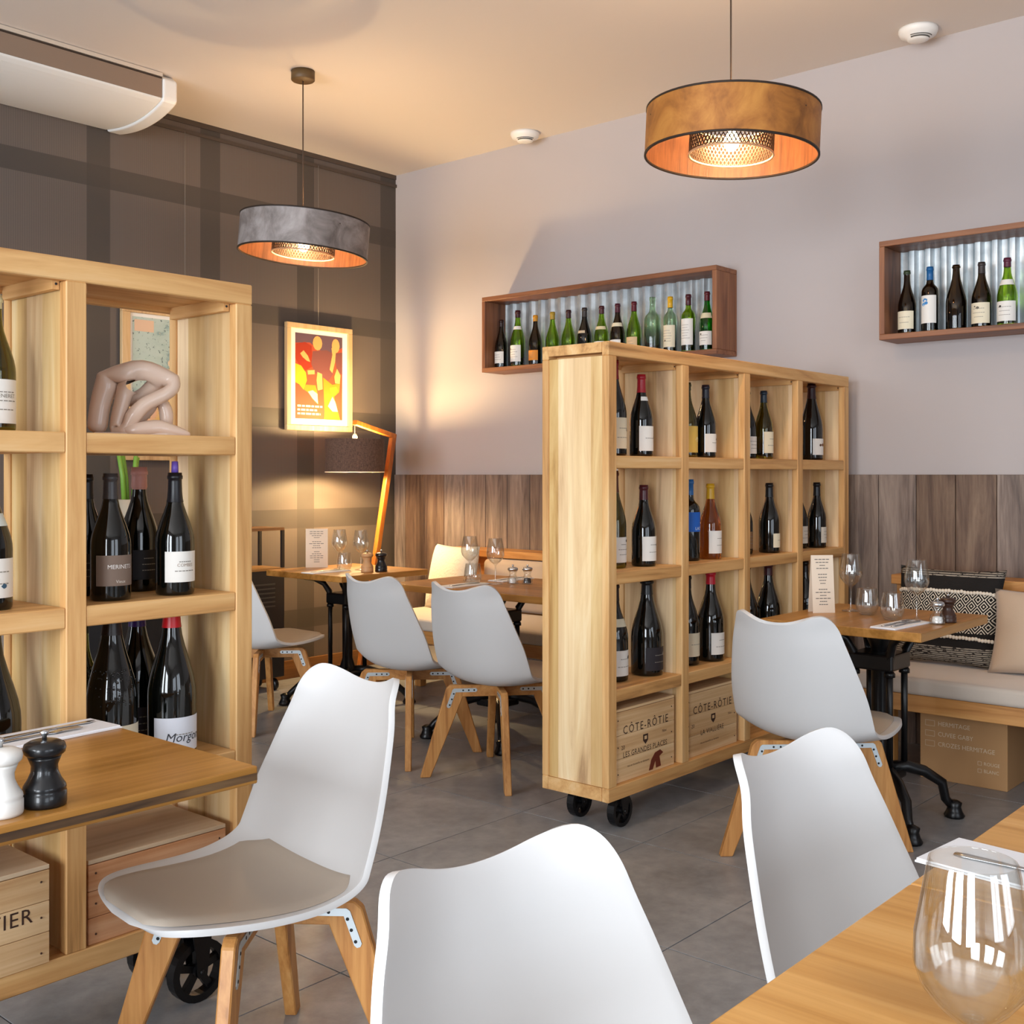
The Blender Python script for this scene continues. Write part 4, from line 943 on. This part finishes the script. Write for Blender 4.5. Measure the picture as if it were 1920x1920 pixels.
cushion_box('bench_back_cushion', 'upright beige back pad behind the white cushion on the corner bench', 5.05, 5.155, 3.25, 4.66, .463, .768, M_cushion2, .03)
def pillow(label, x, y, z, w, h, th, mat, rz, tilt, roll=0, extra=None):
    """upright pillow: local X = width, Z = height, Y = thickness (front -Y)"""
    o = thing('cushion', label, 'cushion', (x, y, z), rz)
    R = Matrix.Rotation(tilt, 4, 'X') @ Matrix.Rotation(roll, 4, 'Y')
    mb = MB()
    def pt(sd):
        def f(u, v_):
            a, b = 2 * u - 1, 2 * v_ - 1
            puff = (max(0, 1 - abs(a) ** 2.6) ** .55) * (max(0, 1 - abs(b) ** 2.6) ** .55)
            pin = 1 - .07 * (1 - abs(b) ** 2) * abs(a) ** 3; pin2 = 1 - .07 * (1 - abs(a) ** 2) * abs(b) ** 3
            return tuple(R @ Vector((a * w / 2 * pin, sd * th / 2 * puff, h / 2 + b * h / 2 * pin2)))
        return f
    mb.grid(pt(-1), 22, 22); mb.grid(pt(1), 22, 22)
    c = mb.build('cover', mat, o)
    if extra: extra(o, pt(-1), w, h)
    return o
# patterned cover: woven stripes, black bands, diamonds
t = NT('ethnic_weave'); v = t.obj(); s_ = t.n('ShaderNodeSeparateXYZ'); t.l(v, s_.inputs[0])
X_, Z_ = s_.outputs[0], s_.outputs[2]
zrel = t.math('ABSOLUTE', t.math('SUBTRACT', Z_, .232))
ax = t.math('PINGPONG', X_, .0235); az = t.math('PINGPONG', t.math('SUBTRACT', Z_, .232), .028)
dd = t.math('ADD', t.math('DIVIDE', ax, .0235), t.math('DIVIDE', az, .028))
rings = t.math('FRACT', t.math('MULTIPLY', dd, 2.0)); dia = t.math('GREATER_THAN', rings, .62)
strp = t.math('GREATER_THAN', t.math('FRACT', t.math('DIVIDE', Z_, .0085)), .45)
nz_ = t.noise(t.map(v, (60, 60, 200)), 1, 3); strp = t.math('MULTIPLY', strp, t.math('GREATER_THAN', nz_, .42))
weave = t.mix(strp, rgb('#26211e'), rgb('#a39a8c')); diam = t.mix(dia, rgb('#15110f'), rgb('#ddd2c0'))
c = t.mix(t.math('GREATER_THAN', zrel, .145), rgb('#15110f'), weave)
c = t.mix(t.math('LESS_THAN', zrel, .085), c, diam)
t.l(c, t.b.inputs['Base Color']); t.set(Roughness=.95); t.bump(nz_, .5, .004); M_ethnic = t.m
def bobbles(o, f, w, h):
    for vv in (.27, .73):
        mb = MB()
        for q in range(34):
            p_ = Vector(f(.03 + .94 * q / 33, vv)); mb.sphere((p_.x, p_.y - .003, p_.z + random.uniform(-.002, .002)), .0085, seg=8, rings=5, sc=(1, 1, 1))
        mb.build('bobble_trim', P('bobble_cream', '#e4d9c8', .95), o, recalc=False, kind='stuff')
RZ = -PI / 2     # pillows face -X
pillow('black and cream patterned cushion with diamonds and bobble rows', 4.86, 1.80, .462, .46, .43, .13, M_ethnic, RZ, math.radians(-17), 0, bobbles)
pillow('plain beige cushion leaning beside the patterned cushion', 4.82, 1.36, .462, .46, .36, .15, M_cushion2, RZ + .08, math.radians(-20))
pillow('fluffy white cushion at the far end of the corner bench', 4.88, 4.80, .462, .42, .40, .15, M_fluffy, RZ - .1, math.radians(-13))
pillow('grey beige cushion in the middle of the corner bench', 4.90, 3.60, .462, .42, .35, .14, M_cushion, RZ, math.radians(-15))
t = NT('dotted_white'); v = t.obj(); vo = t.n('ShaderNodeTexVoronoi'); vo.inputs['Scale'].default_value = 16; vo.inputs['Randomness'].default_value = .6; t.l(v, vo.inputs['Vector'])
t.l(t.mix(t.math('LESS_THAN', vo.outputs['Distance'], .2), rgb('#dcd2c2'), rgb('#2a2420')), t.b.inputs['Base Color']); t.set(Roughness=.95); M_dot = t.m
pillow('white cushion with small black dots next to the shelving unit', 4.87, 3.22, .462, .40, .40, .14, M_dot, RZ, math.radians(-14))

# ------------------------------------------------------------------ tableware
def wine_glass(label, x, y, z=.7505, s=1.0, group='stemmed wine glasses'):
    g = thing('wine_glass', label, 'glass', (x, y, z), 0, group)
    o_ = [(.0, .0), (.034, 0), (.035, .002), (.02, .005), (.006, .010), (.0038, .02), (.0036, .085), (.005, .092), (.012, .098), (.026, .110), (.038, .125), (.0435, .142), (.0425, .165), (.038, .19), (.0335, .216), (.0322, .2212), (.03185, .2218), (.0314, .2221)]
    i_ = [(.0310, .2218), (.0311, .2212), (.0324, .216), (.0368, .19), (.0413, .165), (.0423, .142), (.0368, .126), (.025, .112), (.012, .101), (0, .099)]
    MB().lathe([(a * s, b * s) for a, b in o_[:7]], 28).lathe([(a * s, b * s) for a, b in o_[6:] + i_], 32).build('glass', M_glass, g)
    return g
def tumbler(label, x, y, z=.7505, s=1.0):
    g = thing('tumbler', label, 'glass', (x, y, z), 0, 'stemless tumblers')
    o_ = [(0, 0), (.024, 0), (.034, .008), (.041, .025), (.0425, .042), (.040, .065), (.0352, .094), (.0342, .0992), (.0338, .0998), (.0333, .1)]
    i_ = [(.0329, .0997), (.033, .0992), (.034, .094), (.0386, .065), (.0411, .042), (.0395, .026), (.032, .012), (.02, .007), (0, .006)]
    MB().lathe([(a * s, b * s) for a, b in o_ + i_], 32).build('glass', M_glass, g); return g
def mill(label, x, y, mat, s=1.0, z=.7505, clear=False, fill=None):
    g = thing('spice_mill', label, 'mill', (x, y, z), 0, 'salt and pepper mills')
    body = [(0, 0), (.033, 0), (.034, .004), (.034, .022), (.032, .024), (.0335, .027), (.0325, .032), (.026, .042), (.021, .054), (.0205, .064), (.0245, .074), (.026, .078), (.0, .078)]
    head = [(0, .079), (.026, .079), (.0315, .084), (.033, .091), (.031, .098), (.024, .102), (.017, .104), (0, .105)]
    bm_ = M_glass if clear else mat
    MB().lathe([(a * s, b * s) for a, b in body], 28).build('body', bm_, g)
    if clear and fill: MB().lathe([(a * s * .8, .004 + b * s * .55) for a, b in [(0, 0), (.03, 0), (.03, .02), (.026, .05), (.0, .06)]], 20).build('filling', fill, g)
    MB().lathe([(a * s, b * s) for a, b in head], 28).build('head', M_steel if clear else mat, g)
    MB().lathe([(a * s, b * s) for a, b in [(0, .105), (.004, .105), (.0035, .110), (.007, .114), (.007, .118), (0, .121)]], 14).build('knob', M_steel, g)
def napkin(label, x, y, lx, ly, rz, z=.7505):
    n_ = thing('napkin', label, 'napkin', (x, y, z), rz, 'folded white napkins')
    MB().box(-lx / 2, lx / 2, -ly / 2, ly / 2, 0, .0025).build('lower_fold', M_napkin, n_)
    MB().box(-lx / 2 + .003, lx / 2 - .002, -ly / 2 + .004, ly / 2 - .001, .0026, .0052).build('upper_fold', M_napkin, n_)
def cutlery(label, kind, x, y, rz, z=.7562):
    c = thing(kind, label, kind, (x, y, z), rz, 'cutlery on the napkins')
    h_ = [(-.105, 0, .001), (-.09, 0, .0012), (-.03, 0, .0025), (.02, 0, .003)]
    MB().tube(h_, [.0065, .0085, .0055, .0035], 8, flat=.25).build('handle', M_steel, c)
    if kind == 'fork':
        mb = MB().tube([(.02, 0, .003), (.045, 0, .002), (.062, 0, .0035)], [.0035, .011, .0115], 8, flat=.15); mb.build('fork_head', M_steel, c)
        for q in (-1.5, -.5, .5, 1.5): MB().box(.06, .105, q * .0058 - .0016, q * .0058 + .0016, .003, .0046).build('tine', M_steel, c)
    else:
        MB().prism([(.02, -.004), (.09, -.0095), (.108, .0), (.09, .006), (.02, .004)], .0015, .0035, lambda a, b, q: (a, b, q)).build('blade', M_steel, c)
def menu(label, x, y, w, h_, rz, z=.7505):
    m_ = thing('menu_card', label, 'menu', (x, y, z), rz, 'upright menu cards')
    tl = .10
    MB().prism([(-.0, h_), (.0012, h_), (.028, 0), (.0268, 0)], -w / 2, w / 2, lambda a, b, q: (q, a, b)).build('back_leaf', M_menu, m_)
    MB().prism([(-.0, h_), (-.0012, h_), (-.022, 0), (-.0208, 0)], -w / 2, w / 2, lambda a, b, q: (q, a, b)).build('front_leaf', M_menu, m_)
    mb = MB()
    for k_ in range(16):
        zz = h_ * (.92 - k_ * .052); yy = -.0016 - .0208 * (1 - zz / h_) ; hw = w * random.uniform(.12, .36)
        if k_ in (4, 9): continue
        for s2 in range(4):
            a, b = -hw + 2 * hw * s2 / 4, -hw + 2 * hw * (s2 + .82) / 4
            mb.add([(a, yy - .0004, zz), (b, yy - .0004, zz), (b, yy - .0001, zz + .003), (a, yy - .0001, zz + .003)], [(0, 1, 2, 3)])
    mb.build('menu_lines', M_text, m_, recalc=False)
M_mblack = P('mill_black', '#0f1013', .3, coat=.3); M_mwhite = P('mill_white', '#e4e2dd', .4); M_mwood = P('mill_beech', '#c79a6c', .45); M_mbrown = P('mill_brown', '#3a2218', .35)
M_salt = P('salt_fill', '#e8e6e2', .8); M_pepper = P('pepper_fill', '#2a2320', .9)
# left table
mill('black pepper mill on the table at the left edge', .868, 1.757, M_mblack)
mill('white salt mill beside the black one at the left edge', .797, 1.757, M_mwhite)
napkin('white napkin with cutlery at the left table corner', 1.085, 2.215, .30, .115, math.radians(4))
cutlery('steel knife on the napkin of the left table', 'knife', 1.11, 2.235, math.radians(4))
cutlery('steel fork on the napkin of the left table', 'fork', 1.06, 2.20, math.radians(2))
# foreground
wine_glass('large wine glass close up at the bottom right corner', .90, .309, s=1.03)
napkin('white napkin under a fork on the foreground table', 1.575, .465, .13, .26, math.radians(-6))
cutlery('steel fork on the foreground napkin', 'fork', 1.567, .46, math.radians(-94))
# table by the wainscot
menu('narrow menu card standing in front of the four column unit', 4.05, 1.96, .088, .22, math.radians(-42))
wine_glass('wine glass next to the menu card in front of the wainscot', 4.165, 1.895)
wine_glass('wine glass standing behind the napkin by the patterned cushion', 4.03, 1.583)
tumbler('tumbler nearer the menu card on the table by the wainscot', 4.10, 1.80)
tumbler('tumbler nearer the napkin on the table by the wainscot', 4.01, 1.665)
mill('clear salt mill in front of the patterned cushion', 4.00, 1.497, M_glass, .78, clear=True, fill=M_salt)
mill('dark brown pepper mill in front of the patterned cushion', 4.075, 1.487, M_mbrown, .85)
napkin('white napkin with cutlery on the table by the wainscot', 3.88, 1.58, .27, .095, math.radians(-4))
cutlery('steel fork on the napkin by the wainscot', 'fork', 3.88, 1.595, math.radians(-4))
cutlery('steel knife on the napkin by the wainscot', 'knife', 3.89, 1.565, math.radians(-4))
# table near the floor lamp
menu('wider menu card on the table under the floor lamp', 4.12, 5.09, .125, .22, math.radians(-38))
wine_glass('left wine glass on the table under the floor lamp', 4.128, 4.90)
wine_glass('right wine glass on the table under the floor lamp', 4.16, 4.755)
tumbler('tumbler between the wine glasses under the floor lamp', 4.07, 4.79)
mill('beech wood salt mill on the table under the floor lamp', 4.10, 4.635, M_mwood)
mill('black pepper mill on the table under the floor lamp', 4.17, 4.60, M_mblack)
napkin('white napkin on the table under the floor lamp', 3.95, 4.80, .27, .10, math.radians(2))
cutlery('steel knife on the napkin under the floor lamp', 'knife', 3.95, 4.80, math.radians(2))
# longer table
wine_glass('left wine glass on the longer table before the corner bench', 4.118, 3.885)
wine_glass('right wine glass on the longer table before the corner bench', 4.055, 3.655)
tumbler('tumbler between the wine glasses on the longer table', 3.98, 3.735)
mill('clear salt mill on the longer table', 4.12, 3.60, M_glass, .78, clear=True, fill=M_salt)
mill('clear pepper mill on the longer table', 4.17, 3.55, M_glass, .78, clear=True, fill=M_pepper)
napkin('white napkin at the near side of the longer table', 3.90, 3.72, .27, .10, math.radians(2))
cutlery('steel knife on the near napkin of the longer table', 'knife', 3.90, 3.71, math.radians(2))
napkin('white napkin at the bench side of the longer table', 4.27, 3.74, .25, .10, math.radians(2))
cutlery('steel knife on the bench side napkin of the longer table', 'knife', 4.27, 3.74, math.radians(2))
